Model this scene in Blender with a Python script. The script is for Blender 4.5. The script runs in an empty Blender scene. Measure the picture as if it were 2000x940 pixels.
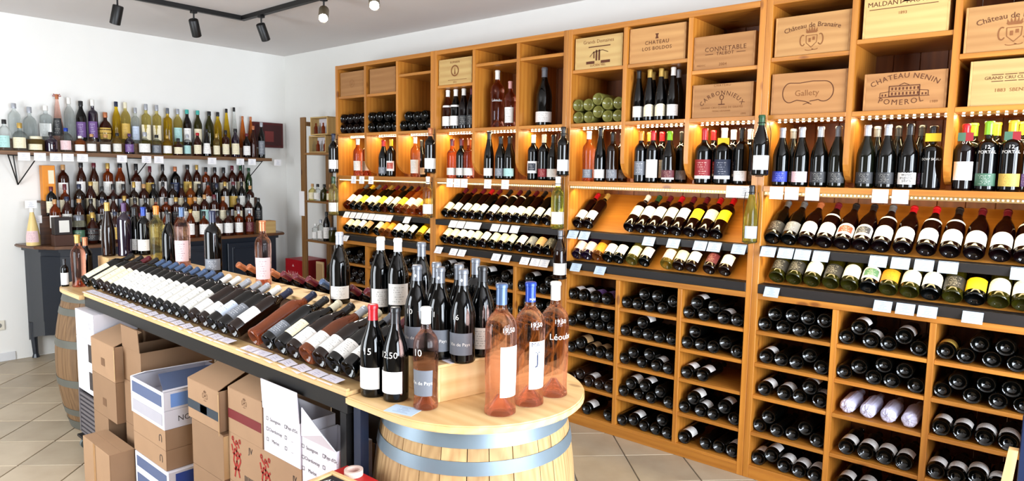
import bpy, bmesh, math, random, json
from mathutils import Matrix, Vector, Euler
random.seed(7)
SC = bpy.context.scene
COL = SC.collection
R = math.radians
PI = math.pi

# ------------------------------------------------------------------ camera
cam_d = bpy.data.cameras.new('camera'); cam = bpy.data.objects.new('camera', cam_d); COL.objects.link(cam)
cam_d.sensor_fit = 'HORIZONTAL'; cam_d.sensor_width = 36.0; cam_d.lens = 1300.0 / 2000.0 * 36.0
cam_d.clip_start = 0.05; cam_d.clip_end = 60
_yaw, _pit, _rol = R(40.5), R(5.8), R(0.93)
_f = Vector((-math.cos(_yaw) * math.cos(_pit), -math.sin(_yaw) * math.cos(_pit), -math.sin(_pit)))
_r = _f.cross(Vector((0, 0, 1))).normalized(); _u = _r.cross(_f)
_r2 = math.cos(_rol) * _r + math.sin(_rol) * _u; _u2 = -math.sin(_rol) * _r + math.cos(_rol) * _u
cam.matrix_world = Matrix(((_r2.x, _u2.x, -_f.x, 3.93), (_r2.y, _u2.y, -_f.y, 6.60), (_r2.z, _u2.z, -_f.z, 1.60), (0, 0, 0, 1)))
SC.camera = cam

# ------------------------------------------------------------------ world, daylight, exposure
wd = bpy.data.worlds.new('sky'); SC.world = wd; wd.use_nodes = True
wd.node_tree.nodes['Background'].inputs[0].default_value = (0.80, 0.90, 1.0, 1)
wd.node_tree.nodes['Background'].inputs[1].default_value = 2.0
SC.view_settings.view_transform = 'Standard'; SC.view_settings.look = 'None'
SC.view_settings.exposure = 0.32; SC.view_settings.gamma = 1.0; SC.view_settings.use_curve_mapping = False
SC.cycles.use_denoising = True
try: SC.cycles.denoiser = 'OPENIMAGEDENOISE'
except Exception: pass
SC.cycles.max_bounces = 10; SC.cycles.diffuse_bounces = 4; SC.cycles.glossy_bounces = 4
SC.cycles.transmission_bounces = 8; SC.cycles.transparent_max_bounces = 8
SC.cycles.caustics_reflective = False; SC.cycles.caustics_refractive = False
SC.cycles.sample_clamp_indirect = 6.0
ROOM_X, ROOM_Y, ROOM_Z = 5.5, 8.8, 2.80

def area(name, loc, direction, sx, sy, power, color, spread=180, vis=True):
    l = bpy.data.lights.new(name, 'AREA'); l.shape = 'RECTANGLE'; l.size = sx; l.size_y = sy
    l.energy = power; l.color = color; l.spread = R(spread)
    o = bpy.data.objects.new(name, l); COL.objects.link(o); o.location = loc
    o.rotation_euler = Vector(direction).to_track_quat('-Z', 'Y').to_euler()
    return o
# daylight coming in through the shop window and the glazed door (both behind or beside the camera)
area('daylight_shop_window', (2.05, 8.70, 1.45), (0, -1, 0), 1.30, 2.0, 185, (0.84, 0.91, 1.0))
area('daylight_shop_window_b', (3.75, 8.70, 1.45), (0, -1, 0), 1.30, 2.0, 150, (0.84, 0.91, 1.0))
area('daylight_glazed_door', (5.42, 3.0, 1.35), (-1, 0, 0), 2.0, 1.9, 130, (0.90, 0.95, 1.0))

# ------------------------------------------------------------------ data
# measured positions in metres (world frame: shelving wall x=0, spirits wall y=0)
D = json.loads('''{"cub":{"311":[[4.177,0.83,1],[4.252,0.84,1],[4.34,0.84,2],[4.424,0.842,2]],"312":[[4.24,0.732,0],[4.335,0.741,0],[4.427,0.741,0],[4.177,0.662,0],[4.296,0.674,0],[4.38,0.669,0],[4.455,0.667,0]],"313":[[4.164,0.488,0],[4.238,0.524,3],[4.305,0.492,3],[4.378,0.487,3],[4.453,0.491,0]],"314":[[4.233,0.276,5],[4.286,0.295,5],[4.347,0.286,5],[4.398,0.283,5],[4.46,0.283,5]],"315":[[4.3,0.119,1],[4.46,0.111,0]],"321":[[4.557,0.877,0],[4.672,0.899,0],[4.769,0.902,0],[4.849,0.909,0],[4.625,0.838,0],[4.727,0.834,0],[4.816,0.835,0]],"322":[[4.664,0.726,1],[4.786,0.692,0],[4.56,0.664,0],[4.628,0.654,0],[4.712,0.663,0],[4.85,0.662,0]],"323":[[4.629,0.556,0],[4.721,0.564,0],[4.563,0.488,0],[4.681,0.491,0],[4.779,0.506,1],[4.848,0.489,0]],"324":[[4.609,0.345,1],[4.709,0.36,1],[4.829,0.36,0],[4.55,0.279,0],[4.663,0.275,0],[4.743,0.273,0],[4.852,0.276,0]],"325":[[4.578,0.113,0],[4.647,0.162,1],[4.708,0.114,0],[4.815,0.177,0],[4.784,0.102,0],[4.869,0.123,0]],"331":[[5.009,0.911,1],[5.116,0.913,0],[4.955,0.841,1],[5.066,0.842,0],[5.158,0.844,1],[5.247,0.847,0]],"332":[[4.997,0.738,0],[5.197,0.715,0],[4.959,0.665,0],[5.044,0.667,0],[5.128,0.667,0],[5.254,0.665,0]],"333":[[4.976,0.5,1],[5.065,0.503,1]],"334":[[5.021,0.364,1],[5.208,0.363,1],[4.958,0.282,0],[5.066,0.289,1],[5.136,0.287,0],[5.256,0.292,0]],"335":[[4.974,0.117,1],[5.102,0.106,0],[5.185,0.169,0],[5.252,0.117,1]],"411":[[5.446,0.915,0],[5.529,0.916,0],[5.617,0.915,0],[5.695,0.916,0],[5.401,0.847,0],[5.486,0.843,0],[5.571,0.843,0],[5.654,0.844,0]],"412":[[5.409,0.672,1],[5.488,0.668,0],[5.573,0.672,0],[5.639,0.732,0],[5.697,0.675,0]],"413":[[5.41,0.499,1],[5.513,0.499,1],[5.595,0.494,0],[5.652,0.56,1],[5.691,0.496,1]],"414":[[5.433,0.371,0],[5.394,0.304,0],[5.488,0.302,0],[5.566,0.302,0],[5.625,0.368,0],[5.677,0.306,0]],"415":[[5.405,0.103,1],[5.475,0.171,1],[5.544,0.129,1],[5.617,0.103,1],[5.692,0.119,1]],"421":[[5.845,0.918,1],[5.801,0.845,0],[5.888,0.848,1],[5.966,0.847,0],[6.038,0.915,1],[6.088,0.846,0]],"422":[[5.861,0.733,0],[5.954,0.742,0],[6.033,0.744,0],[5.803,0.671,0],[5.911,0.665,0],[5.989,0.665,0],[6.078,0.67,0]],"423":[[5.807,0.487,4],[5.897,0.482,4],[5.985,0.485,4],[6.072,0.488,4]],"424":[[5.817,0.325,1],[5.902,0.329,1],[5.983,0.328,1],[6.065,0.321,1]],"425":[[5.822,0.142,1],[5.911,0.151,1],[6.005,0.162,1],[6.087,0.169,1]],"431":[[6.196,0.902,7],[6.316,0.921,0],[6.402,0.922,0],[6.265,0.847,0],[6.354,0.847,0],[6.433,0.85,0]],"432":[[6.245,0.733,0],[6.346,0.739,0],[6.433,0.743,0],[6.193,0.667,0],[6.297,0.668,0],[6.392,0.667,0],[6.464,0.666,0]],"433":[[6.197,0.475,1],[6.276,0.478,1],[6.358,0.478,1],[6.44,0.484,1]],"434":[[6.195,0.286,1],[6.263,0.289,1],[6.326,0.346,1],[6.401,0.306,1]],"olive":[[4.143,1.951],[4.224,1.947],[4.287,1.976],[4.364,1.953],[4.436,1.954],[4.143,2.023],[4.227,2.021],[4.294,2.056],[4.366,2.022],[4.439,2.029]]},"L41":[[5.392,"k"],[5.477,"kc"],[5.56,"w"],[5.65,"w"],[5.733,"wr"],[5.816,"wn"],[5.899,"w"],[5.989,"w"],[6.082,"w"],[6.172,"w"],[6.26,"w"],[6.358,"w"],[6.429,"w"]],"L42":[[5.432,"k"],[5.516,"k"],[5.603,"w"],[5.692,"k"],[5.777,"w"],[5.862,"wg"],[5.942,"o"],[6.032,"w"],[6.112,"w"],[6.197,"k"],[6.281,"y"],[6.362,"w"],[6.436,"w"]],"L31":[[4.161,"w"],[4.247,"w"],[4.553,"c"],[4.629,"w"],[4.703,"w"],[4.776,"c"],[4.853,"w"],[4.938,"y"],[5.02,"c"],[5.097,"y"]],"L32":[[4.155,"p"],[4.226,"p"],[4.3,"o"],[4.375,"w"],[4.457,"w"],[4.575,"c"],[4.661,"p"],[4.804,"p"],[4.881,"c"],[4.959,"w"],[5.065,"m"],[5.153,"w"]],"L21":[[2.969,"c"],[3.062,"w"],[3.159,"w"],[3.242,"c"],[3.319,"w"],[3.423,"w"],[3.52,"c"],[3.596,"w"],[3.661,"w"],[3.743,"c"],[3.836,"w"],[3.926,"w"]],"L22":[[2.932,"c"],[3.015,"c"],[3.091,"w"],[3.172,"w"],[3.26,"c"],[3.352,"w"],[3.442,"c"],[3.524,"c"],[3.6,"c"],[3.693,"w"],[3.779,"g"],[3.858,"b"],[3.936,"k"]],"L11":[[1.727,"w"],[1.816,"c"],[1.903,"y"],[1.988,"w"],[2.072,"c"],[2.154,"y"],[2.235,"w"],[2.327,"c"],[2.417,"y"],[2.505,"w"],[2.591,"c"],[2.676,"y"]],"L12":[[1.724,"c"],[1.814,"c"],[1.901,"w"],[1.993,"b"],[2.139,"c"],[2.214,"o"],[2.293,"o"],[2.378,"w"],[2.461,"w"],[2.555,"w"],[2.676,"y"],[2.771,"c"]],"P41":[5.404,5.491,5.572,5.658,5.907,5.997,6.089,6.179,6.434],"P42":[5.433,5.939,6.03,6.116,6.282],"P40":[5.426,5.501,5.598,5.894,5.975],"P30":[5.198,5.264],"P31":[4.189,4.275,4.723,4.877,5.036,5.117,5.252],"P32":[4.219,4.398],"P20":[3.073,3.148,3.22,3.45,3.611],"P21":[3.119,3.198,3.281,3.357,3.532,3.617,3.709],"P22":[2.968,3.126,3.211,3.545,3.64,3.803,3.89,3.967],"P10":[1.91,2.022,2.146],"P11":[1.819,1.906,1.991,2.075,2.157,2.238,2.31,2.388,2.606],"P12":[1.801],"S":{"1":[[0.43,1.86,"provence","rose_deep","white","offwhite","mid","tall rosé bottle with a white cap and pale label"],[0.335,1.855,"provence","rose_deep","white","offwhite","mid","rosé bottle half hidden behind the divider"],[0.43,2.206,"burgundy","dark","red","grey","low","dark bottle with a bright red capsule"],[0.43,2.304,"bordeaux","dark","yellow","white_red","mid","dark bottle with a yellow capsule and patterned label"],[0.43,2.599,"provence","rose","white","offwhite","tall","rosé bottle with a white cap and long label"],[0.335,2.57,"burgundy","dark","black","offwhite","low","dark bottle with a low pale label"]],"2":[[0.43,3.012,"sherry","rose_deep","maroon","offwhite","low","pink bottle with a small neck tag"],[0.43,3.108,"sherry","dark","maroon","offwhite","low","dark bottle with a small neck tag"],[0.43,3.187,"sherry","rose_deep","copper","offwhite","low","reddish bottle with a gold capsule and neck tag"],[0.43,3.384,"flute","dark","black","white","low","slim dark bottle with a white label"],[0.43,3.496,"burgundy","dark","black","grey","low","broad dark bottle with a grey label"],[0.43,3.576,"burgundy","dark","black","teal","low","dark bottle with a pale green label"],[0.43,3.785,"bordeaux","black","white","white_navy","mid","black bottle with round emblem and white cap"],[0.43,3.876,"bordeaux","black","cream","red","low","black bottle with a red label and cream cap"],[0.43,3.953,"burgundy","dark","black","offwhite","low","dark bottle with a pale label near the upright"]],"3":[[0.43,4.23,"provence","rose","white","grey","low","slim rosé bottle with a white cap"],[0.43,4.317,"flute","dark","black","white","low","slim dark bottle with a white label"],[0.43,4.406,"bordeaux","brown","black","grey","low","brown bottle with a grey label"],[0.335,4.413,"bordeaux","brown","black","grey","low","brown bottle behind the grey-labelled one"],[0.43,4.6,"bordeaux","black","orange","grey","mid","black bottle with an orange cap"],[0.335,4.602,"bordeaux","black","orange","grey","mid","black bottle with an orange cap, set behind"],[0.43,4.678,"bordeaux","black","red","white","tall","bottle with a red cap and tall white label"],[0.335,4.684,"bordeaux","black","red","offwhite","tall","red-capped bottle standing behind"],[0.43,4.783,"burgundy","black","green","maroon_white","low","bottle with a tricolour neck and maroon label"],[0.335,4.812,"bordeaux","black","black","grey","low","black bottle in the shade behind"],[0.43,4.994,"magnum_w","black","red","red_white","big","big bottle with red cap and red label"],[0.335,5.003,"bordeaux","black","red","red_white","mid","red-capped bottle behind the big red one"],[0.43,5.106,"magnum_w","black","white","navy_white","big","big bottle with yellow tag and navy label"],[0.335,5.118,"bordeaux","black","white","navy_white","mid","white-capped bottle behind the navy label"],[0.43,5.205,"bordeaux","black","black","white","low","black bottle with a small white label"],[0.335,5.212,"bordeaux","black","white","grey","low","white-capped bottle behind, near the upright"]],"4":[[0.43,5.413,"burgundy","dark","silver","blue","low","dark bottle with a bright blue label"],[0.335,5.436,"burgundy","dark","grey","grey","low","dark bottle behind the blue label"],[0.43,5.509,"burgundy","dark","silver","pink","low","dark bottle with a pale pink label"],[0.43,5.609,"burgundy","dark","silver","black","low","dark green bottle with a black label"],[0.43,5.696,"burgundy","dgreen","grey","black","low","green bottle against the divider"],[0.43,5.806,"burgundy","dgreen","silver","black","low","olive green bottle with a black label"],[0.335,5.827,"burgundy","dark","grey","black","low","dark bottle behind the olive one"],[0.43,5.892,"burgundy","dark","silver","black","low","dark bottle with a silver capsule"],[0.335,5.917,"burgundy","dark","black","black","low","dark bottle in the second rank"],[0.43,5.982,"burgundy","black","black","txt","low","black bottle with white label of big letters"],[0.335,6.013,"burgundy","black","black","purple","low","black bottle behind the lettered label"],[0.43,6.074,"squareb","black","black","gold","tag","square-shouldered black bottle with gold neck tag"],[0.43,6.186,"sherry","wine","red","white","mid","short rosé bottle with flag tag and white label"],[0.335,6.213,"port","black","green","purple","low","green-capped bottle standing behind"],[0.43,6.256,"port","black","green","green","low","dark bottle with a bright green cap"],[0.335,6.289,"port","black","yellow","purple","low","yellow-capped bottle in the second rank"],[0.43,6.346,"port","black","yellow","gold","low","yellow-capped bottle with a flag tag"],[0.335,6.388,"port","black","yellow","purple","low","yellow-capped bottle at the far end of the rank"]]},"T2":[2.91,2.992,3.094,3.173,3.418,3.574,3.833],"T3":[4.532,4.618,4.701,4.782,4.661,4.743,4.826],"H":[[1.688,1.579,0.357],[1.681,1.213,0.353],[2.907,1.59,0.33],[2.881,1.258,0.305],[4.12,1.589,0.3],[4.09,1.254,0.328],[4.119,0.937,0.309],[5.35,1.607,0.301],[5.316,1.262,0.295]],"WF":[2.524,2.425,2.32,2.218,2.11,2.01,1.923,1.817,1.725,1.627,1.5,1.4,1.306,1.21,1.127,1.031,0.943,0.849,0.757,0.658,0.541,0.47,0.382],"WB":[2.43,2.328,2.215,2.132,2.047,1.96,1.871,1.776,1.682,1.616,1.531,1.44,1.347,1.252,1.16,1.074,0.973,0.863,0.777,0.689,0.61,0.523,0.436],"Wh":[0.227,0.206,0.111,0.15,0.198,0.136,0.145,0.151,0.173,0.161,0.186,0.169,0.164,0.151,0.183,0.203,0.256,0.203,0.243,0.274,0.22,0.311,0.342],"WBh":[0.266,0.246,0.276,0.363,0.35,0.328,0.349,0.256,0.344,0.341,0.303,0.351,0.35,0.325,0.328,0.321,0.319,0.328,0.329,0.376,0.378,0.313,0.309],"tier":{"A":[0.09,1.31,[2.118,1.986,1.888,1.78,1.682,1.55,1.433,1.32,1.209,1.086,0.979,0.878,0.822,0.761,0.666,0.586,0.509]],"A2":[0.03,1.31,[2.052,2.006,1.917,1.817,1.711,1.602,1.472,1.355,1.241,1.122,1.006,0.906,0.684]],"B":[0.19,1.19,[2.298,2.263,2.14,2.021,1.929,1.846,1.778,1.663,1.558,1.484,1.414,1.338,1.265,1.176,1.105,1.028,0.959,0.889,0.813,0.73,0.645,0.57,0.505]],"C":[0.29,1.07,[2.174,2.104,2.045,1.98,1.915,1.833,1.744,1.654,1.557,1.449,1.382,1.315,1.223,1.148,1.067,0.935,0.855,0.7,0.594,0.49]],"Dd":[0.39,0.978,[2.174,2.034,1.94,1.842,1.742,1.64,1.534,1.426,1.324,1.214,1.092,0.961,0.861,0.754,0.644]]},"card":{"W":[2.419,2.313,2.205,2.118,2.014,1.713,1.513,1.409,0.924,0.642,0.519,0.238],"A":[2.368,2.205,2.046,1.868,1.606,1.298,1.101],"B":[2.364,2.227,1.929,1.75,1.343,1.015,0.711],"C":[2.249,1.927,1.321,1.04,0.816]},"slope":[2.246,2.388,2.5,2.608,2.698,2.784,2.868,2.95,3.035,3.124,3.21,3.294,3.38,3.463,3.554,3.647,3.746,3.822,3.914,4.006,4.172,4.276,4.375,4.469,4.555,4.619,4.693,4.783],"ri":[[2.448,2.06],[2.397,2.105],[2.337,2.125],[2.286,2.101],[2.302,2.422],[2.306,2.604],[2.323,2.818],[2.322,2.955],[2.343,3.186],[2.309,3.66],[2.321,4.284],[2.313,4.551],[2.297,4.634],[2.399,4.834]]}''')
# ------------------------------------------------------------------ helpers
def lin(c):
    if isinstance(c, str):
        c = tuple(int(c[i:i + 2], 16) / 255 for i in (0, 2, 4))
    return tuple(((v / 12.92) if v <= 0.04045 else ((v + 0.055) / 1.055) ** 2.4) for v in c) + (1.0,)
MATS = {}
def mat(name, col, rough=0.5, metal=0.0, trans=0.0, ior=1.45, coat=0.0, emis=None, estr=0.0, var=0.0, spec=0.5, clear=0.0):
    if name in MATS: return MATS[name]
    m = bpy.data.materials.new(name); m.use_nodes = True; n = m.node_tree.nodes; L = m.node_tree.links
    b = n['Principled BSDF']; c = lin(col)
    b.inputs['Base Color'].default_value = c; b.inputs['Roughness'].default_value = rough
    b.inputs['Metallic'].default_value = metal; b.inputs['Transmission Weight'].default_value = trans
    b.inputs['IOR'].default_value = ior; b.inputs['Coat Weight'].default_value = coat
    b.inputs['Specular IOR Level'].default_value = spec
    if emis is not None:
        b.inputs['Emission Color'].default_value = lin(emis); b.inputs['Emission Strength'].default_value = estr
    # a little procedural mottling so nothing is a flat swatch
    if clear > 0:
        tr = n.new('ShaderNodeBsdfTransparent'); tr.inputs[0].default_value = c; mxs = n.new('ShaderNodeMixShader'); mxs.inputs[0].default_value = clear
        L.new(b.outputs[0], mxs.inputs[1]); L.new(tr.outputs[0], mxs.inputs[2]); L.new(mxs.outputs[0], n['Material Output'].inputs['Surface'])
    if trans == 0 and emis is None:
        tc = n.new('ShaderNodeTexCoord'); no = n.new('ShaderNodeTexNoise'); no.inputs['Scale'].default_value = 9
        no.inputs['Detail'].default_value = 4; L.new(tc.outputs['Object'], no.inputs['Vector'])
        mx = n.new('ShaderNodeMix'); mx.data_type = 'RGBA'; k = var or 0.07
        mx.inputs[6].default_value = tuple(min(1, v * (1 + k)) for v in c[:3]) + (1,)
        mx.inputs[7].default_value = tuple(v * (1 - k) for v in c[:3]) + (1,)
        L.new(no.outputs['Fac'], mx.inputs[0]); L.new(mx.outputs[2], b.inputs['Base Color'])
    MATS[name] = m; return m

def wood(name, light, dark, axis='y', scale=1.0, rough=0.5, knots=True, coat=0.0):
    key = name + '_' + axis
    if key in MATS: return MATS[key]
    m = bpy.data.materials.new(key); m.use_nodes = True; n = m.node_tree.nodes; L = m.node_tree.links
    b = n['Principled BSDF']; b.inputs['Roughness'].default_value = rough; b.inputs['Coat Weight'].default_value = coat
    tc = n.new('ShaderNodeTexCoord'); oi = n.new('ShaderNodeObjectInfo')
    add = n.new('ShaderNodeVectorMath'); add.operation = 'ADD'
    mul = n.new('ShaderNodeMath'); mul.operation = 'MULTIPLY'; mul.inputs[1].default_value = 37.0
    L.new(oi.outputs['Random'], mul.inputs[0]); L.new(tc.outputs['Object'], add.inputs[0]); L.new(mul.outputs[0], add.inputs[1])
    mp = n.new('ShaderNodeMapping'); s = [22 * scale] * 3; s['xyz'.index(axis)] = 1.6 * scale
    mp.inputs['Scale'].default_value = s; L.new(add.outputs[0], mp.inputs[0])
    no = n.new('ShaderNodeTexNoise'); no.inputs['Scale'].default_value = 1.0; no.inputs['Detail'].default_value = 6
    no.inputs['Distortion'].default_value = 1.2; L.new(mp.outputs[0], no.inputs['Vector'])
    wv = n.new('ShaderNodeTexWave'); wv.wave_type = 'RINGS'; wv.rings_direction = axis.upper(); wv.inputs['Scale'].default_value = 0.55
    wv.inputs['Distortion'].default_value = 5; wv.inputs['Detail'].default_value = 3; L.new(mp.outputs[0], wv.inputs['Vector'])
    r = n.new('ShaderNodeValToRGB'); r.color_ramp.elements[0].color = lin(dark); r.color_ramp.elements[1].color = lin(light)
    r.color_ramp.elements[0].position = 0.2; r.color_ramp.elements[1].position = 0.8
    av = n.new('ShaderNodeMix'); av.data_type = 'FLOAT'; av.inputs[0].default_value = 0.22
    L.new(no.outputs['Fac'], av.inputs[2]); L.new(wv.outputs['Fac'], av.inputs[3]); L.new(av.outputs[0], r.inputs[0])
    out = r.outputs[0]
    if knots:
        mp2 = n.new('ShaderNodeMapping'); s2 = [9.0] * 3; s2['xyz'.index(axis)] = 4.0; mp2.inputs['Scale'].default_value = s2
        L.new(add.outputs[0], mp2.inputs[0])
        vo = n.new('ShaderNodeTexVoronoi'); vo.inputs['Scale'].default_value = 0.8; L.new(mp2.outputs[0], vo.inputs['Vector'])
        rr = n.new('ShaderNodeValToRGB'); rr.color_ramp.elements[0].position = 0.07; rr.color_ramp.elements[1].position = 0.12
        rr.color_ramp.elements[0].color = (0.35, 0.25, 0.18, 1); rr.color_ramp.elements[1].color = (1, 1, 1, 1)
        L.new(vo.outputs['Distance'], rr.inputs[0])
        mm = n.new('ShaderNodeMix'); mm.data_type = 'RGBA'; mm.blend_type = 'MULTIPLY'; mm.inputs[0].default_value = 0.8
        L.new(out, mm.inputs[6]); L.new(rr.outputs[0], mm.inputs[7]); out = mm.outputs[2]
    hs = n.new('ShaderNodeHueSaturation'); mr = n.new('ShaderNodeMapRange'); mr.inputs[3].default_value = 0.84; mr.inputs[4].default_value = 1.14
    L.new(oi.outputs['Random'], mr.inputs[0]); L.new(mr.outputs[0], hs.inputs['Value']); L.new(out, hs.inputs['Color'])
    L.new(hs.outputs[0], b.inputs['Base Color'])
    bp = n.new('ShaderNodeBump'); bp.inputs['Strength'].default_value = 0.12; bp.inputs['Distance'].default_value = 0.002
    L.new(av.outputs[0], bp.inputs['Height']); L.new(bp.outputs[0], b.inputs['Normal'])
    MATS[key] = m; return m

def label_mat(name, paper, ink, second=None, rows=9.0, dens=0.5, band=None):
    """paper with rows of tiny print, from UV"""
    if name in MATS: return MATS[name]
    m = bpy.data.materials.new(name); m.use_nodes = True; n = m.node_tree.nodes; L = m.node_tree.links
    b = n['Principled BSDF']; b.inputs['Roughness'].default_value = 0.55
    tc = n.new('ShaderNodeTexCoord'); sp = n.new('ShaderNodeSeparateXYZ'); L.new(tc.outputs['UV'], sp.inputs[0])
    def M(op, a, bb=None, cc=None):
        x = n.new('ShaderNodeMath'); x.operation = op
        for i, v in enumerate((a, bb, cc)):
            if v is None: continue
            if isinstance(v, (int, float)): x.inputs[i].default_value = v
            else: L.new(v, x.inputs[i])
        return x.outputs[0]
    u, v = sp.outputs[0], sp.outputs[1]
    vr = M('MULTIPLY', v, rows); fr = M('FRACT', vr); fl = M('FLOOR', vr)
    line = M('MULTIPLY', M('GREATER_THAN', fr, 0.3), M('LESS_THAN', fr, 0.66))
    cb = n.new('ShaderNodeCombineXYZ'); L.new(M('FLOOR', M('MULTIPLY', u, 34.0)), cb.inputs[0]); L.new(fl, cb.inputs[1])
    wn = n.new('ShaderNodeTexWhiteNoise'); wn.noise_dimensions = '3D'; L.new(cb.outputs[0], wn.inputs[0])
    cb2 = n.new('ShaderNodeCombineXYZ'); L.new(fl, cb2.inputs[0]); wn2 = n.new('ShaderNodeTexWhiteNoise'); L.new(cb2.outputs[0], wn2.inputs[0])
    wid = M('MULTIPLY_ADD', wn2.outputs['Value'], 0.25, 0.12)
    inx = M('LESS_THAN', M('ABSOLUTE', M('SUBTRACT', u, 0.5)), wid)
    iny = M('LESS_THAN', M('ABSOLUTE', M('SUBTRACT', v, 0.5)), 0.36)
    k = M('MULTIPLY', M('MULTIPLY', line, M('LESS_THAN', wn.outputs['Value'], dens)), M('MULTIPLY', inx, iny))
    k = M('MULTIPLY', k, 0.5)
    mx = n.new('ShaderNodeMix'); mx.data_type = 'RGBA'; mx.inputs[6].default_value = lin(paper); mx.inputs[7].default_value = lin(ink)
    L.new(k, mx.inputs[0]); out = mx.outputs[2]
    if second:
        q = M('MULTIPLY', M('LESS_THAN', M('ABSOLUTE', M('SUBTRACT', u, 0.5)), 0.36), M('LESS_THAN', M('ABSOLUTE', M('SUBTRACT', v, 0.52)), 0.30))
        if band: q = M('MULTIPLY', M('GREATER_THAN', v, band[0]), M('LESS_THAN', v, band[1]))
        m2 = n.new('ShaderNodeMix'); m2.data_type = 'RGBA'; L.new(q, m2.inputs[0]); L.new(out, m2.inputs[6]); m2.inputs[7].default_value = lin(second)
        m3 = n.new('ShaderNodeMix'); m3.data_type = 'RGBA'; L.new(M('MULTIPLY', k, q), m3.inputs[0]); L.new(m2.outputs[2], m3.inputs[6]); m3.inputs[7].default_value = lin(paper)
        out = m3.outputs[2]
    L.new(out, b.inputs['Base Color']); MATS[name] = m; return m

def tag(o, label=None, cat=None, group=None, kind=None):
    if label: o['label'] = label
    if cat: o['category'] = cat
    if group: o['group'] = group
    if kind: o['kind'] = kind
    return o
def thing(name, label, cat, loc=(0, 0, 0), rot=(0, 0, 0), group=None):
    o = bpy.data.objects.new(name, None); COL.objects.link(o); o.location = loc; o.rotation_euler = rot
    o.empty_display_size = 0.05
    return tag(o, label, cat, group)
def mesh_of(bm, name, smooth=False):
    me = bpy.data.meshes.new(name); bm.normal_update(); bm.to_mesh(me); bm.free()
    if smooth:
        for p in me.polygons: p.use_smooth = True
    return me
def put(name, me, m, parent=None, loc=None, rot=None):
    o = bpy.data.objects.new(name, me); COL.objects.link(o)
    if m is not None:
        if len(me.materials) == 0: me.materials.append(m)
        elif me.materials[0] is not m:
            o.material_slots[0].link = 'OBJECT'; o.material_slots[0].material = m
    if parent is not None: o.parent = parent
    if loc is not None: o.location = loc
    if rot is not None: o.rotation_euler = rot
    return o
def smooth_angle(me, ang=40):
    for p in me.polygons: p.use_smooth = True
    try: me.set_sharp_from_angle(angle=R(ang))
    except Exception: pass
    return me
def add_box(bm, x0, x1, y0, y1, z0, z1, bev=0.0015):
    r = bmesh.ops.create_cube(bm, size=1.0); vs = r['verts']
    for v in vs:
        v.co.x = x0 if v.co.x < 0 else x1; v.co.y = y0 if v.co.y < 0 else y1; v.co.z = z0 if v.co.z < 0 else z1
    if bev:
        es = set()
        for v in vs:
            for e in v.link_edges: es.add(e)
        bmesh.ops.bevel(bm, geom=list(es), offset=min(bev, abs(x1 - x0) * .3, abs(y1 - y0) * .3, abs(z1 - z0) * .3), segments=1, affect='EDGES')
    return vs
def wbox(name, m, root, x0, x1, y0, y1, z0, z1, bev=0.0015):
    """a box given in world coordinates, stored relative to an unrotated root"""
    o0 = root.location if root is not None else Vector((0, 0, 0))
    bm = bmesh.new(); add_box(bm, x0, x1, y0, y1, z0, z1, bev)
    # centre the mesh on its own origin
    c = Vector(((x0 + x1) / 2, (y0 + y1) / 2, (z0 + z1) / 2)); bmesh.ops.translate(bm, vec=-c, verts=bm.verts)
    return put(name, mesh_of(bm, name), m, root, loc=c - o0)
def add_tube(bm, pts, r, n=8, cap=True):
    rings = []; pts = [Vector(p) for p in pts]
    for i, p in enumerate(pts):
        d = (pts[min(i + 1, len(pts) - 1)] - pts[max(i - 1, 0)]).normalized()
        a = d.orthogonal().normalized()
        if i > 0:
            a = (pa - d * pa.dot(d)); a = a.normalized() if a.length > 1e-6 else d.orthogonal().normalized()
        pa = a; b = d.cross(a)
        rr = r[i] if isinstance(r, (list, tuple)) else r
        rings.append([bm.verts.new(p + (a * math.cos(2 * PI * k / n) + b * math.sin(2 * PI * k / n)) * rr) for k in range(n)])
    for i in range(len(rings) - 1):
        for k in range(n):
            bm.faces.new((rings[i][k], rings[i][(k + 1) % n], rings[i + 1][(k + 1) % n], rings[i + 1][k]))
    if cap:
        bm.faces.new(list(reversed(rings[0]))); bm.faces.new(rings[-1])
def add_prism(bm, poly, h0, h1, plane='xy'):
    """extrude a closed polygon between h0 and h1 along the third axis"""
    def P(a, b, h): return {'xy': (a, b, h), 'xz': (a, h, b), 'yz': (h, a, b)}[plane]
    lo = [bm.verts.new(P(a, b, h0)) for a, b in poly]; hi = [bm.verts.new(P(a, b, h1)) for a, b in poly]
    n = len(poly); bm.faces.new(lo); bm.faces.new(list(reversed(hi)))
    for i in range(n): bm.faces.new((lo[i], hi[i], hi[(i + 1) % n], lo[(i + 1) % n]))
    bmesh.ops.recalc_face_normals(bm, faces=bm.faces)

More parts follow.
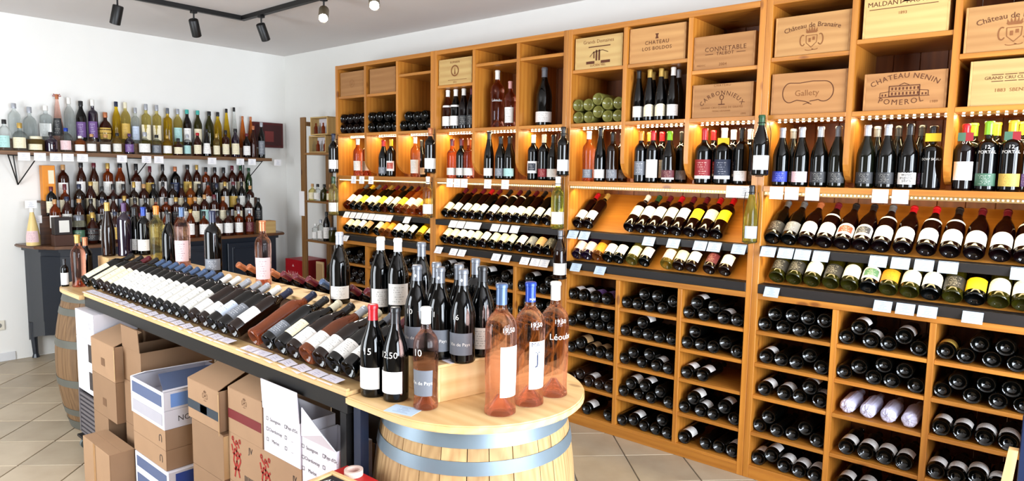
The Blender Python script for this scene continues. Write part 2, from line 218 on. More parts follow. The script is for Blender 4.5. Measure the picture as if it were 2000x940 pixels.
TXT = {}
def text_mesh(s, size, res=2, align='CENTER', extrude=0.0, spacing=1.0):
    key = (s, size, res, align, extrude, spacing)
    if key in TXT: return TXT[key]
    cu = bpy.data.curves.new('t', 'FONT'); cu.body = s; cu.size = size; cu.resolution_u = res; cu.align_x = align; cu.align_y = 'CENTER'
    cu.extrude = extrude; cu.space_character = spacing
    o = bpy.data.objects.new('t', cu); COL.objects.link(o); bpy.context.view_layer.update()
    me = bpy.data.meshes.new_from_object(o.evaluated_get(bpy.context.evaluated_depsgraph_get()))
    bpy.data.objects.remove(o); bpy.data.curves.remove(cu); me.name = 'lettering'
    TXT[key] = me; return me
def text_on_plane(s, size, m, parent, origin, ux, uy, name='lettering', arc=None, spacing=1.0, bold=0.0):
    """flat lettering: origin + ux*x + uy*y (parent local coords). arc = radius of curvature (+ up-bowed)"""
    src = text_mesh(s, size, spacing=spacing); me = src.copy(); me.materials.clear()
    ux = Vector(ux); uy = Vector(uy); o = Vector(origin); nz = ux.cross(uy)
    for v in me.vertices:
        x, y = v.co.x, v.co.y
        if arc:
            a = x / arc; x, y = (arc + y) * math.sin(a), (arc + y) * math.cos(a) - arc
        v.co = o + ux * x + uy * y + nz * 0.0006
    return put(name, me, m, parent)

# ------------------------------------------------------------------ bottles
PROF = {
 'burgundy': [(0, .022), (.012, .020), (.026, .010), (.033, .0015), (.037, 0), (.0405, .004), (.041, .010), (.041, .145), (.0400, .160), (.0360, .180), (.0285, .202), (.0210, .222), (.0165, .238), (.0148, .250), (.0145, .280), (.0162, .281), (.0162, .290), (.0148, .2925), (.0145, .295), (0, .295)],
 'bordeaux': [(0, .024), (.012, .022), (.025, .010), (.031, .0015), (.034, 0), (.0372, .004), (.0378, .010), (.0378, .185), (.0372, .196), (.0335, .210), (.0250, .222), (.0178, .230), (.0155, .238), (.0145, .250), (.0142, .286), (.0158, .287), (.0158, .296), (.0142, .299), (.0138, .300), (0, .300)],
 'flute': [(0, .012), (.02, .008), (.030, .0015), (.034, 0), (.037, .004), (.0375, .010), (.0375, .130), (.0365, .155), (.033, .185), (.0275, .215), (.0215, .245), (.0168, .270), (.0145, .285), (.0142, .315), (.0156, .316), (.0156, .325), (.0138, .330), (0, .330)],
 'provence': [(0, .040), (.010, .038), (.024, .012), (.030, .002), (.033, 0), (.0375, .003), (.0385, .008), (.0375, .020), (.0355, .034), (.0352, .045), (.0360, .075), (.0375, .120), (.0385, .165), (.0385, .195), (.0372, .208), (.0330, .221), (.0250, .232), (.0180, .241), (.0150, .252), (.0142, .265), (.0142, .300), (.0158, .301), (.0158, .309), (.0140, .312), (0, .312)],
 'sherry': [(0, .020), (.012, .018), (.026, .008), (.033, .001), (.036, 0), (.039, .004), (.0395, .010), (.0395, .165), (.0385, .180), (.034, .194), (.026, .204), (.0185, .212), (.0160, .220), (.0150, .235), (.0148, .272), (.0165, .273), (.0165, .283), (.0145, .288), (0, .288)],
}
def scaled(p, k, kz=None): return [(r * k, z * (kz or k)) for r, z in p]
PROF['magnum'] = scaled(PROF['provence'], 1.28)
PROF['magnum_dark'] = scaled(PROF['burgundy'], 1.42)
PROF['magnum_tall'] = [(0, .062), (.008, .060), (.036, .012), (.041, .002), (.044, 0), (.0485, .003), (.0487, .009), (.0465, .028), (.0458, .050), (.0468, .08), (.0485, .14), (.0485, .25), (.048, .270), (.0425, .290), (.030, .306), (.0200, .316), (.0165, .328), (.0160, .345), (.0160, .386), (.0180, .387), (.0180, .395), (.016, .399), (0, .399)]
HGT = {k: v[-1][1] for k, v in PROF.items()}
NECK = {'burgundy': .245, 'bordeaux': .246, 'flute': .278, 'provence': .262, 'sherry': .238, 'magnum': .335, 'magnum_dark': .35, 'magnum_tall': .336}
def prof_r(p, z):
    """outer radius at height z"""
    i0 = max(range(len(p)), key=lambda i: p[i][0] if p[i][1] < p[-1][1] * .25 else -1)
    best = None
    for i in range(4, len(p) - 1):
        (r0, z0), (r1, z1) = p[i], p[i + 1]
        if z0 - 1e-9 <= z <= z1 + 1e-9 and z1 > z0: best = r0 + (r1 - r0) * (z - z0) / (z1 - z0); break
    return best if best is not None else p[7][0]
MC = {}
def supr(ang, n, fx=1.0, fy=1.0):
    c, s = abs(math.cos(ang)) , abs(math.sin(ang))
    return 1.0 / ((c / fx) ** n + (s / fy) ** n) ** (1.0 / n)
def lathe_mesh(key, p, seg=24, sq=None):
    """sq=(exponent, depth factor, z below which it applies)"""
    if key in MC: return MC[key]
    bm = bmesh.new(); rings = []
    for r, z in p:
        if r == 0: rings.append([bm.verts.new((0, 0, z))]); continue
        ring = []
        for k in range(seg):
            a = 2 * PI * k / seg; f = 1.0
            if sq and z < sq[2]: f = supr(a, sq[0], sq[1], 1.0)
            ring.append(bm.verts.new((r * f * math.cos(a), r * f * math.sin(a), z)))
        rings.append(ring)
    for a, b in zip(rings, rings[1:]):
        if len(a) == 1 and len(b) == 1: continue
        for k in range(seg):
            k2 = (k + 1) % seg
            if len(a) == 1: bm.faces.new((a[0], b[k2], b[k]))
            elif len(b) == 1: bm.faces.new((a[k], a[k2], b[0]))
            else: bm.faces.new((a[k], a[k2], b[k2], b[k]))
    bmesh.ops.recalc_face_normals(bm, faces=bm.faces)
    me = mesh_of(bm, key); smooth_angle(me, 50); MC[key] = me; return me
def cap_mesh(key, p, z0, off=.0008, seg=20):
    if key in MC: return MC[key]
    z1 = p[-1][1]; prof = [(prof_r(p, z0) - .0002, z0)]
    prof.append((prof_r(p, z0) + off, z0))
    for r, z in p:
        if z > z0 + 1e-6 and r > 0: prof.append((r + off, z))
    prof.append((prof[-1][0] * .92, z1 + off)); prof.append((0, z1 + off))
    return lathe_mesh(key, prof, seg)
def label_mesh(key, rf, z0, z1, half, c=0.0, nu=12, nv=3, off=.0007, top=None):
    """patch wrapped on a body. rf(angle,z)->radius. +x is the front. top: arch height"""
    if key in MC: return MC[key]
    bm = bmesh.new(); uvl = bm.loops.layers.uv.new('UVMap'); g = []
    for j in range(nv + 1):
        row = []
        for i in range(nu + 1):
            u, v = i / nu, j / nv; a = c + (u * 2 - 1) * half
            zt = z1 + (top * math.sqrt(max(0, 1 - (2 * u - 1) ** 2)) if top else 0)
            z = z0 + (zt - z0) * v; r = rf(a, z) + off
            row.append((bm.verts.new((r * math.cos(a), r * math.sin(a), z)), u, v))
        g.append(row)
    for j in range(nv):
        for i in range(nu):
            q = (g[j][i], g[j][i + 1], g[j + 1][i + 1], g[j + 1][i]); f = bm.faces.new([x[0] for x in q])
            for lp, x in zip(f.loops, q): lp[uvl].uv = (x[1], x[2])
    me = mesh_of(bm, key, True); MC[key] = me; return me
def wrap_text(s, size, rf, z, c, m, parent, name='lettering', off=.0014, flip=1):
    me = text_mesh(s, size).copy(); me.materials.clear()
    for v in me.vertices:
        zz = z + v.co.y; r = rf(c, z) ; a = c + flip * v.co.x / r; r = rf(a, zz) + off
        v.co = Vector((r * math.cos(a), r * math.sin(a), zz))
    return put(name, me, m, parent)

G = {}
def glassmat():
    G['dark'] = mat('dark_green_glass', (.010, .013, .011), .06, coat=0, spec=.5)
    G['black'] = mat('black_glass', (.006, .007, .010), .05, coat=0, spec=.5)
    G['brown'] = mat('brown_glass', (.10, .040, .018), .08, coat=0, spec=.5)
    G['wine'] = mat('red_wine_glass', (.035, .006, .010), .06, coat=0, spec=.5)
    G['rose'] = mat('rose_wine', (1.0, .87, .83), .02, trans=1, ior=1.33, clear=.45)
    G['rose_deep'] = mat('rose_deep_wine', (.96, .70, .60), .03, trans=1, ior=1.34, clear=.25)
    G['clear'] = mat('clear_spirit', (.97, .985, .985), .02, trans=1, ior=1.30, clear=.6)
    G['amber'] = mat('amber_spirit', (.74, .34, .12), .05, trans=.85, ior=1.36, clear=.25)
    G['copper'] = mat('copper_tinted_bottle', (.80, .45, .28), .05, trans=.75, ior=1.38, clear=.18)
    G['goldglass'] = mat('olive_gold_bottle', (.72, .60, .20), .05, trans=.7, ior=1.38, clear=.18)
    G['rum'] = mat('dark_rum', (.22, .075, .035), .06, trans=.35, ior=1.4)
    G['yellow'] = mat('yellow_spirit', (.95, .84, .25), .04, trans=.9, ior=1.34, clear=.45)
    G['pale'] = mat('pale_straw_spirit', (.95, .91, .68), .03, trans=.95, ior=1.32, clear=.55)
    G['white_wine'] = mat('white_wine_glass', (.84, .85, .42), .04, trans=.9, ior=1.36, clear=.4)
    G['olive'] = mat('olive_glass', (.24, .23, .05), .06, trans=.5, ior=1.4, clear=.10)
    G['khaki'] = mat('khaki_bottle', (.42, .41, .20), .10)
    G['dgreen'] = mat('deep_green_bottle', (.035, .045, .018), .06)
    G['purple'] = mat('purple_glass', (.09, .03, .12), .07, coat=.5, spec=.7)
    G['orange'] = mat('orange_liqueur', (.93, .58, .26), .05, trans=.85, ior=1.34, clear=.35)
    G['green'] = mat('green_glass', (.10, .22, .06), .05, trans=.5, ior=1.4, coat=.4)
    G['cream'] = mat('cream_bottle', (.88, .78, .52), .3)
glassmat()
CAPC = {'white': 'ecebe6', 'cream': 'e3dcc0', 'red': 'b0121f', 'black': '17171a', 'grey': '6c7078', 'silver': 'a9adb5', 'gold': 'b9974c', 'blue': '1e3f9e', 'navy': '1b2440',
        'yellow': 'e2b92a', 'green': '7bbf2a', 'orange': 'd9822a', 'copper': 'b9714a', 'teal': '3fa79c', 'maroon': '5d1423', 'steelblue': '4d6488', 'purple': '4a2a5c', 'darkgreen': '1f4a2c', 'cork': 'b98b57', 'pink': 'd9a3a0'}
def capmat(c): return mat('foil_' + c, CAPC[c], .35, metal=.35 if c in ('silver', 'gold', 'copper', 'grey', 'steelblue', 'blue') else 0, coat=.2)
LAB = {}
def labs():
    d = dict(white=('f0eeea', '55504c'), cream=('e9dfbf', '5c4a34'), offwhite=('dedcd4', '444444'), black=('26272a', 'c9c6bd'), grey=('6f747c', 'e9e9ea'), red=('8e1420', 'f0d9c8'), navy=('1d2a4d', 'e4e4e4'),
             blue=('2338a8', 'c7cdf2'), orange=('e08a1c', '5d2a10'), yellow=('efc61b', '473610'), maroon=('5a1c26', 'd9b9a8'), pink=('e6c6c8', '5a3b52'), green=('3f6650', 'e8e8e0'), teal=('a9d3cf', '2b4b50'),
             purple=('6a4a86', 'e8e0f0'), gold=('c9a64c', '3c2a10'), tan=('b08d62', '3b2a1a'), paleblue=('c5d2e6', '34405c'))
    for k, (a, b) in d.items(): LAB[k] = label_mat('label_' + k, a, b)
    LAB['plaingrey'] = mat('label_plain_grey', '6b7079', .5)
    LAB['white_red'] = label_mat('label_white_red', 'f1efeb', '5a2018', second='b0442e')
    LAB['white_navy'] = label_mat('label_white_navy', 'f1efeb', '202838', second='2a2f3c')
    LAB['white_green'] = label_mat('label_white_green', 'f1efeb', '203828', second='4c7a62')
    LAB['red_white'] = label_mat('label_red_white', '8e1420', 'f0d9c8', second='eceae6', band=(0, .16))
    LAB['navy_white'] = label_mat('label_navy_white', '1d2740', 'c9ccd8', second='e6e8ee', band=(0, .18))
    LAB['maroon_white'] = label_mat('label_maroon_white', '5a1c26', 'e3c4b4', second='eceae6', band=(0, .2))
labs()
# label layouts per bottle: (z0, z1, half angle in degrees, arch)
LAY = {'std': (.028, .098, 78, None), 'high': (.085, .165, 80, None), 'tall': (.030, .135, 62, None), 'low': (.022, .075, 80, None), 'mid': (.045, .125, 70, None), 'arch': (.030, .085, 66, .022), 'full': (.020, .150, 85, None)}
def bottle(name, label, cat, kind='burgundy', glass='dark', cap='black', lab='white', lay='std', loc=(0, 0, 0), rot=(0, 0, 0), group=None, capz=None, seg=24, half=None, centre=0.0, scale=1.0, neckband=None):
    t = thing(name, label, cat, loc, rot, group)
    if scale != 1.0: t.scale = (scale,) * 3
    p = PROF[kind]
    put('glass_body', lathe_mesh('body_%s_%d' % (kind, seg), p, seg), G[glass], t)
    k = p[-1][1] / .30
    if cap: put('capsule', cap_mesh('cap_%s_%s' % (kind, capz), p, capz or NECK[kind]), capmat(cap), t)
    if lab:
        z0, z1, hf, arch = LAY[lay]; kk = 1.0 if k < 1.15 else k
        hf = half or hf
        put('label', label_mesh('lab_%s_%s_%s_%s' % (kind, lay, hf, round(centre, 2)), lambda a, z: prof_r(p, z), z0 * kk, z1 * kk, R(hf), c=centre, nu=12 if hf > 50 else 8, top=arch), LAB[lab], t)
    if neckband:
        zz = {'burgundy': .165, 'bordeaux': .2, 'provence': .2}.get(kind, .17)
        put('neck_band', label_mesh('nb_%s' % kind, lambda a, z: prof_r(p, z), zz, zz + .014, R(75), nv=2), LAB[neckband], t)
    return t
ORD = 'first second third fourth fifth sixth seventh eighth ninth tenth eleventh twelfth thirteenth fourteenth fifteenth sixteenth seventeenth eighteenth nineteenth twentieth'.split() + ['twenty-' + w for w in 'first second third fourth fifth sixth seventh eighth ninth'.split()] + ['thirtieth']
# ------------------------------------------------------------------ the setting
M_wall = mat('white_plaster', (.93, .93, .915), .85, var=.015)
M_ceil = mat('ceiling_paint', (.86, .845, .84), .9, var=.015)
M_grout = mat('grout', (.40, .38, .36), .9)
M_frame = mat('window_frame_grey', (.25, .26, .28), .4)
M_pane = mat('window_glass', (.95, .98, 1), .0, trans=1, ior=1.45)
def struct(name, boxes, m, bev=0):
    bm = bmesh.new()
    for b in boxes: add_box(bm, *b, bev)
    o = put(name, mesh_of(bm, name), m); o['kind'] = 'structure'; return o
X0, X1, Y0, Y1, Z1 = 0.0, ROOM_X, 0.0, ROOM_Y, ROOM_Z
struct('wall_right', [(-.12, 0, -.12, Y1 + .12, 0, Z1)], M_wall)
struct('wall_left', [(0, X1, -.12, 0, 0, Z1)], M_wall)
M_rear = mat('taupe_plaster', (.50, .47, .43), .85, var=.02)
struct('wall_front', [(0, 1.3, Y1, Y1 + .12, 0, Z1), (4.5, X1, Y1, Y1 + .12, 0, Z1), (1.3, 4.5, Y1, Y1 + .12, 0, .40), (1.3, 4.5, Y1, Y1 + .12, 2.5, Z1)], M_rear)
struct('wall_side', [(X1, X1 + .12, -.12, 1.95, 0, Z1), (X1, X1 + .12, 4.05, Y1 + .12, 0, Z1), (X1, X1 + .12, 1.95, 4.05, 2.35, Z1)], M_rear)
struct('ceiling', [(-.12, X1 + .12, -.12, Y1 + .12, Z1, Z1 + .1)], M_ceil)
struct('baseboard_left', [(2.5, X1, 0, .012, 0, .07)], mat('baseboard_paint', (.86, .87, .88), .5), .002)
w = struct('window_1', [(1.3, 4.5, Y1 + .02, Y1 + .08, .40, .46), (1.3, 4.5, Y1 + .02, Y1 + .08, 2.44, 2.5), (1.3, 1.36, Y1 + .02, Y1 + .08, .46, 2.44), (4.44, 4.5, Y1 + .02, Y1 + .08, .46, 2.44), (2.86, 2.94, Y1 + .02, Y1 + .08, .46, 2.44)], M_frame)
wbox('pane', M_pane, w, 1.36, 2.86, Y1 + .045, Y1 + .055, .46, 2.44, 0); wbox('pane', M_pane, w, 2.94, 4.44, Y1 + .045, Y1 + .055, .46, 2.44, 0)
dr = struct('door_1', [(X1 + .02, X1 + .08, 1.95, 2.03, 0, 2.35), (X1 + .02, X1 + .08, 3.97, 4.05, 0, 2.35), (X1 + .02, X1 + .08, 2.97, 3.03, .12, 2.27), (X1 + .02, X1 + .08, 2.03, 3.97, 2.27, 2.35), (X1 + .02, X1 + .08, 2.03, 3.97, 0, .12)], M_frame)
wbox('pane', M_pane, dr, X1 + .045, X1 + .055, 2.03, 2.97, .12, 2.27, 0); wbox('pane', M_pane, dr, X1 + .045, X1 + .055, 3.03, 3.97, .12, 2.27, 0)
floor = struct('floor', [(0, X1, 0, Y1, -.10, -.006)], M_grout)

# diagonal floor tiles, one object each
def tile_mat():
    m = mat('floor_tile', (.66, .62, .545), .38, var=.05); n = m.node_tree.nodes; L = m.node_tree.links
    b = n['Principled BSDF']; oi = n.new('ShaderNodeObjectInfo'); hs = n.new('ShaderNodeHueSaturation')
    mr = n.new('ShaderNodeMapRange'); mr.inputs[3].default_value = .86; mr.inputs[4].default_value = 1.10
    L.new(oi.outputs['Random'], mr.inputs[0]); L.new(mr.outputs[0], hs.inputs['Value'])
    mx = [x for x in n if x.type == 'MIX'][0]; mx.inputs[6].default_value = lin((.75, .695, .60)); mx.inputs[7].default_value = lin((.61, .535, .44))
    no = [x for x in n if x.type == 'TEX_NOISE'][0]; no.inputs['Scale'].default_value = 6
    ad = n.new('ShaderNodeVectorMath'); tc = [x for x in n if x.type == 'TEX_COORD'][0]
    mu = n.new('ShaderNodeMath'); mu.operation = 'MULTIPLY'; mu.inputs[1].default_value = 50; L.new(oi.outputs['Random'], mu.inputs[0])
    L.new(tc.outputs['Object'], ad.inputs[0]); L.new(mu.outputs[0], ad.inputs[1]); L.new(ad.outputs[0], no.inputs['Vector'])
    L.new(mx.outputs[2], hs.inputs['Color']); L.new(hs.outputs[0], b.inputs['Base Color']); return m
M_tile = tile_mat()
TS = .33; u0, v0 = 3.839, -2.8405
bm = bmesh.new(); add_box(bm, -TS / 2 + .003, TS / 2 - .003, -TS / 2 + .003, TS / 2 - .003, -.008, 0, .002); tile_me = mesh_of(bm, 'tile')
cand = []
s2 = math.sqrt(2)
for i in range(-40, 60):
    for j in range(-40, 40):
        u, v = u0 + (i + .5) * TS, v0 + (j + .5) * TS
        x, y = (u + v) / s2, (u - v) / s2
        if -.25 < x < X1 + .25 and -.25 < y < Y1 + .25:
            inside = .26 < x < X1 - .24 and .24 < y < Y1 - .24
            q = cam.matrix_world.inverted() @ Vector((x, y, 0)); vis = q.z < -.3 and abs(q.x / q.z) * 1300 < 1100 and abs(q.y / q.z) * 1300 < 620
            cand.append(((0 if (vis and inside and x > .35) else 1), (Vector((x, y)) - Vector((3.93, 6.6))).length, x, y, inside))
cand.sort()
rest = bmesh.new()
for k, (a, d, x, y, ins) in enumerate(cand):
    if a == 0 and k < 290: put('tile', tile_me, M_tile, floor, loc=(x, y, 0), rot=(0, 0, PI / 4))
    else:
        vs = add_box(rest, -TS / 2 + .003, TS / 2 - .003, -TS / 2 + .003, TS / 2 - .003, -.008, 0, 0)
        c = math.cos(PI / 4)
        for vv in vs: vv.co = Vector((min(max((vv.co.x - vv.co.y) * c + x, .001), X1 - .001), min(max((vv.co.x + vv.co.y) * c + y, .001), Y1 - .001), vv.co.z))
o = put('tile_remainder', mesh_of(rest, 'tiles'), M_tile, floor); o['kind'] = 'stuff'
t = thing('wall_socket', 'small white wall socket beside the dark cabinet on the white wall', 'socket', (2.60, .001, .30))
bm = bmesh.new(); add_box(bm, -.04, .04, 0, .012, -.04, .04, .004); put('cover', mesh_of(bm, 'c'), mat('socket_plastic', (.88, .86, .80), .4), t)
bm = bmesh.new(); add_tube(bm, [(0, .011, 0), (0, .014, 0)], .019, 16); put('inlet', mesh_of(bm, 'c'), mat('socket_dark', (.5, .5, .48), .5), t)

# ------------------------------------------------------------------ shelving
PL, PD = (.77, .515, .20), (.64, .385, .115)
M_back = wood('back_shade_wood', (.54, .30, .11), (.40, .20, .065), 'z', .8, .5)  # darker than the pine: shade at the bay backs is put into the plank colour
Wx, Wy, Wz = [wood('honey_pine', PL, PD, a, 1.0, .42, coat=.15) for a in 'xyz']
M_lip = wood('dark_stained', (.10, .075, .07), (.05, .04, .04), 'y', 1.0, .5, knots=False)
M_led = mat('led_dot', (1, .95, .85), emis=(1, .93, .80), estr=32)
M_led2 = mat('led_dot_small', (1, .9, .7), emis=(1, .88, .62), estr=10)
M_alu = mat('led_profile', (.62, .52, .36), .35, metal=.6)
XF, XB = .505, .085
UN = [(1.65, 2.885), (2.885, 4.105), (4.105, 5.325), (5.325, 6.56)]
CABN = ['cabinet nearest the corner', 'second cabinet from the corner', 'third cabinet from the corner', 'cabinet furthest from the corner']
CABS = ['first cabinet', 'second cabinet', 'third cabinet', 'fourth cabinet']
BB = {1: (2.225, 2.222, 2.349), 2: (2.231, 2.353, 2.355), 3: (2.237, 2.238, 2.167), 4: (2.195, 2.239, 2.134)}
LOWZ = (.800, .628, .455, .253)
def bays(u):
    a, b = UN[u - 1]; T = .032; d = .026
    c1, c2 = a + .41, a + .815
    return [(a + T, c1 - d / 2), (c1 + d / 2, c2 - d / 2), (c2 + d / 2, b - T)], (c1, c2)
WARM = (1.0, .78, .42); WARM2 = (1.0, .77, .38)
for u in (1, 2, 3, 4):
    a, b = UN[u - 1]; bs, (c1, c2) = bays(u)
    t = thing('shelving_unit', 'tall honey pine wine shelving unit, the %s' % CABN[u - 1], 'shelf unit', (XF, (a + b) / 2, 0), group='pine shelving units along the right wall')
    wbox('side_panel', Wz, t, XB, XF, a + .0005, a + .032, 0, 2.485); wbox('side_panel', Wz, t, XB, XF, b - .032, b - .0005, 0, 2.485)
    wbox('top_board', Wy, t, XB, XF - .001, a + .032, b - .032, 2.452, 2.484)
    wbox('plinth', Wy, t, XF - .022, XF - .001, a + .032, b - .032, 0, .052); wbox('bottom_shelf', Wy, t, XB + .015, XF - .001, a + .032, b - .032, .052, .070)
    n = 10; wpl = (b - a - .064) / n
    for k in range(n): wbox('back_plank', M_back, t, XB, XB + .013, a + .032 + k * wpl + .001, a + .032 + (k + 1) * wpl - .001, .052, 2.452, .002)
    for c in (c1, c2):
        wbox('lower_divider', Wz, t, XB + .014, XF - .002, c - .013, c + .013, .070, .967)
        # upper divider with a scooped lower front corner
        bm = bmesh.new(); z0, z1 = 1.556, 2.451
        poly = [(XB + .014, z0), (XF - .13, z0)] + [(XF - .13 + .125 * math.sin(q) , z0 + .02 + .12 * (1 - math.cos(q))) for q in [PI / 2 * k / 6 for k in range(7)]] + [(XF - .003, z1), (XB + .014, z1)]
        add_prism(bm, poly, c - .013, c + .013, 'xz'); cc = Vector((.3, c, 2.0)); bmesh.ops.translate(bm, vec=-cc, verts=bm.verts)
        put('upper_divider', mesh_of(bm, 'upper_divider'), Wz, t, loc=cc - t.location)
    for i, (y0, y1) in enumerate(bs):
        for z in LOWZ: wbox('lower_shelf', Wy, t, XB + .014, XF - .004, y0, y1, z - .019, z)
        wbox('light_shelf', Wy, t, XB + .014, XF - .003, y0, y1, 1.889, 1.911)
        zb = BB[u][i]; wbox('crate_shelf', Wy, t, XB + .014, XF - .008, y0, y1, zb - .021, zb)
        # led strip under the light shelf
        s = wbox('led_strip', M_alu, t, .372, .386, y0 + .005, y1 - .005, 1.885, 1.8885, 0)
        bm = bmesh.new(); nn = 12
        for k in range(nn):
            yy = y0 + .02 + (y1 - y0 - .04) * k / (nn - 1); add_box(bm, -.005, .005, yy - .005 - (y0 + y1) / 2, yy + .005 - (y0 + y1) / 2, -.006, -.002, 0)
        d = put('led_dots', mesh_of(bm, 'dots'), M_led, s); d['kind'] = 'stuff'
        area('led_light', (.379, (y0 + y1) / 2, 1.876), (.12, 0, -1), y1 - y0 - .04, .02, 1.3, WARM)
    wbox('waist_board', Wy, t, XB + .014, XF - .001, a + .032, b - .032, .968, .999)
    wbox('bottle_shelf', Wy, t, XB + .014, XF + .004, a + .0325, b - .0325, 1.527, 1.555)
    s = wbox('led_strip', M_alu, t, XF - .030, XF - .010, a + .034, b - .034, 1.508, 1.5265, 0)
    bm = bmesh.new(); nn = 70
    for k in range(nn):
        yy = (k / (nn - 1) - .5) * (b - a - .09); add_box(bm, .0102, .0125, yy - .003, yy + .003, -.002, .004, 0)
    d = put('led_dots', mesh_of(bm, 'dots'), M_led2, s); d['kind'] = 'stuff'
    area('led_light', (XF - .05, (a + b) / 2, 1.500), (-.45, 0, -1), b - a - .09, .015, 2.8, WARM2)
    area('led_light', (XF - .045, (a + b) / 2, 1.198), (-.55, 0, -1), b - a - .09, .012, 1.0, WARM2)
    for z0, z1, xe in ((1.205, 1.246, .135), (1.000, 1.047, .262)):
        wbox('ledge_tread', M_lip, t, .425, XF + .003, a + .0325, b - .0325, z0, z1)
        bm = bmesh.new(); dx = .428 - xe; dz = dx * math.tan(R(38)); th = .016
        add_prism(bm, [(.428, z1 - .006), (xe, z1 - .006 + dz), (xe - .010, z1 - .006 + dz - th), (.418, z1 - .006 - th)], a + .033, b - .033, 'xz')
        cc = Vector((.3, (a + b) / 2, z1)); bmesh.ops.translate(bm, vec=-cc, verts=bm.verts)
        put('sloping_board', mesh_of(bm, 'sloping_board'), Wy, t, loc=cc - t.location)

def rotm(a, axis, roll=0.0, yaw=0.0):
    return (Matrix.Rotation(yaw, 3, 'Z') @ Matrix.Rotation(a, 3, axis) @ Matrix.Rotation(roll, 3, 'Z')).to_euler()
LIE = R(-90); TILT = R(-52)
def relax(pts, y0, y1, z0, r, zt=9):
    P = [[p[0], max(p[1], z0 + r)] for p in pts]
    for it in range(200):
        for i in range(len(P)):
            for j in range(i):
                dy, dz = P[i][0] - P[j][0], P[i][1] - P[j][1]; d = math.hypot(dy, dz) or 1e-6
                if d < 2 * r + .0008:
                    s = (2 * r + .0008 - d) / d / 2; P[i][0] += dy * s; P[i][1] += dz * s; P[j][0] -= dy * s; P[j][1] -= dz * s
        for p in P: p[0] = min(max(p[0], y0 + r + .0013), y1 - r - .0013); p[1] = min(max(p[1] - (.0004 if it < 150 else 0), z0 + r + .0012), zt - r - .0005)
    return P
COLN = ['column by the corner side', 'middle column', 'column by the near side']
ROWN = ['top', 'second', 'third', 'fourth', 'bottom']
def settle(u, c, r, pts, glass='dark', kind=None, desc='dark wine bottle', xf=.487, z0=None, place=None, cat='bottle', grp=None, rr=None):
    y0, y1 = bays(u)[0][c - 1]; z0 = z0 if z0 is not None else (LOWZ + (.070,))[r - 1]
    rr = rr or (.0372 if len(pts) > 5 else .0378)
    P = relax(pts, y0, y1, z0, rr, (.967, .780, .608, .435, .233)[r - 1] if z0 < 1 else 9)
    order = sorted(range(len(P)), key=lambda i: P[i][0])
    layers = {}
    for i in order:
        l = 'bottom' if P[i][1] < z0 + rr * 1.7 else ('upper' if P[i][1] < z0 + rr * 3.4 else 'top'); layers.setdefault(l, []).append(i)
    place = place or '%s cubby of %s, %s' % (ROWN[r - 1], 'corner-side column' if c == 1 else 'middle column' if c == 2 else 'near-side column', CABS[u - 1])
    grp = grp or 'wine bottles lying in the cubbies of the %s' % CABN[u - 1]
    for l, ii in layers.items():
        for k, i in enumerate(ii):
            code = pts[i][2] if len(pts[i]) > 2 else 0
            roll = random.uniform(-.5, .5); g = glass; lab = None; lay = 'std'; kd = kind or 'bordeaux'; ds = desc; lw = ' lying'
            if code == 1: lab = 'white'; ds = 'white-labelled dark bottle'; roll = random.uniform(-.35, .25)
            if code == 2: lab = 'purple'; ds = 'violet-labelled dark bottle'; roll = .1
            if code == 3: lab = 'tan'; ds = 'tan-labelled dark bottle'; roll = .2
            if code == 5: lab = 'white' if k % 2 else None; g = 'brown'; ds = 'brown glass bottle'
            if code == 7: lab = 'gold'; ds = 'gold-labelled dark bottle'
            s = rr / .0378
            lb = '%s, %s in %s layer, %s' % (ds, ORD[k], l, place)
            x = xf - random.uniform(0, .012)
            if code == 4:
                wrapped(lb, (x, P[i][0], P[i][1]), grp); continue
            b_ = bottle('lying_wine_bottle', lb, cat, kd, g, None, lab, lay, (x, P[i][0], P[i][1]), rotm(LIE, 'Y', roll), grp, seg=20)
            b_.scale = (s, s, 1)
def wrapped(lb, loc, grp):
    """a bottle rolled in tissue paper"""
    t = thing('wrapped_bottle', lb.replace('dark wine bottle', 'bottle wrapped in pale tissue'), 'bottle', loc, rotm(LIE, 'Y'), grp)
    bm = bmesh.new(); prof = [(0, .006), (.014, .001), (.030, .004), (.040, .012), (.0425, .03), (.0425, .17), (.037, .20), (.024, .235), (.019, .30), (0, .302)]; seg = 22; rings = []
    rnd = random.Random(int(loc[1] * 1000))
    for r, z in prof:
        if r == 0: rings.append([bm.verts.new((0, 0, z))]); continue
        rings.append([bm.verts.new((r * q * math.cos(2 * PI * k / seg), r * q * math.sin(2 * PI * k / seg), z + rnd.uniform(-.003, .003))) for k in range(seg) for q in [rnd.uniform(.90, 1.0)]])
    for A, B in zip(rings, rings[1:]):
        for k in range(seg):
            k2 = (k + 1) % seg
            if len(A) == 1: bm.faces.new((A[0], B[k2], B[k]))
            elif len(B) == 1: bm.faces.new((A[k], A[k2], B[0]))
            else: bm.faces.new((A[k], A[k2], B[k2], B[k]))
    bmesh.ops.recalc_face_normals(bm, faces=bm.faces)
    t.scale = (.87, .87, 1)
    put('tissue_wrap', mesh_of(bm, 'wrap'), mat('tissue_paper', (.82, .82, .93), .6), t)
    bm = bmesh.new(); add_tube(bm, [(.0, 0, .004), (.006, .004, -.004), (-.004, .008, -.006)], [.012, .006, .002], 8); put('twist', mesh_of(bm, 'tw'), mat('tissue_paper', (.82, .82, .93), .6), t)

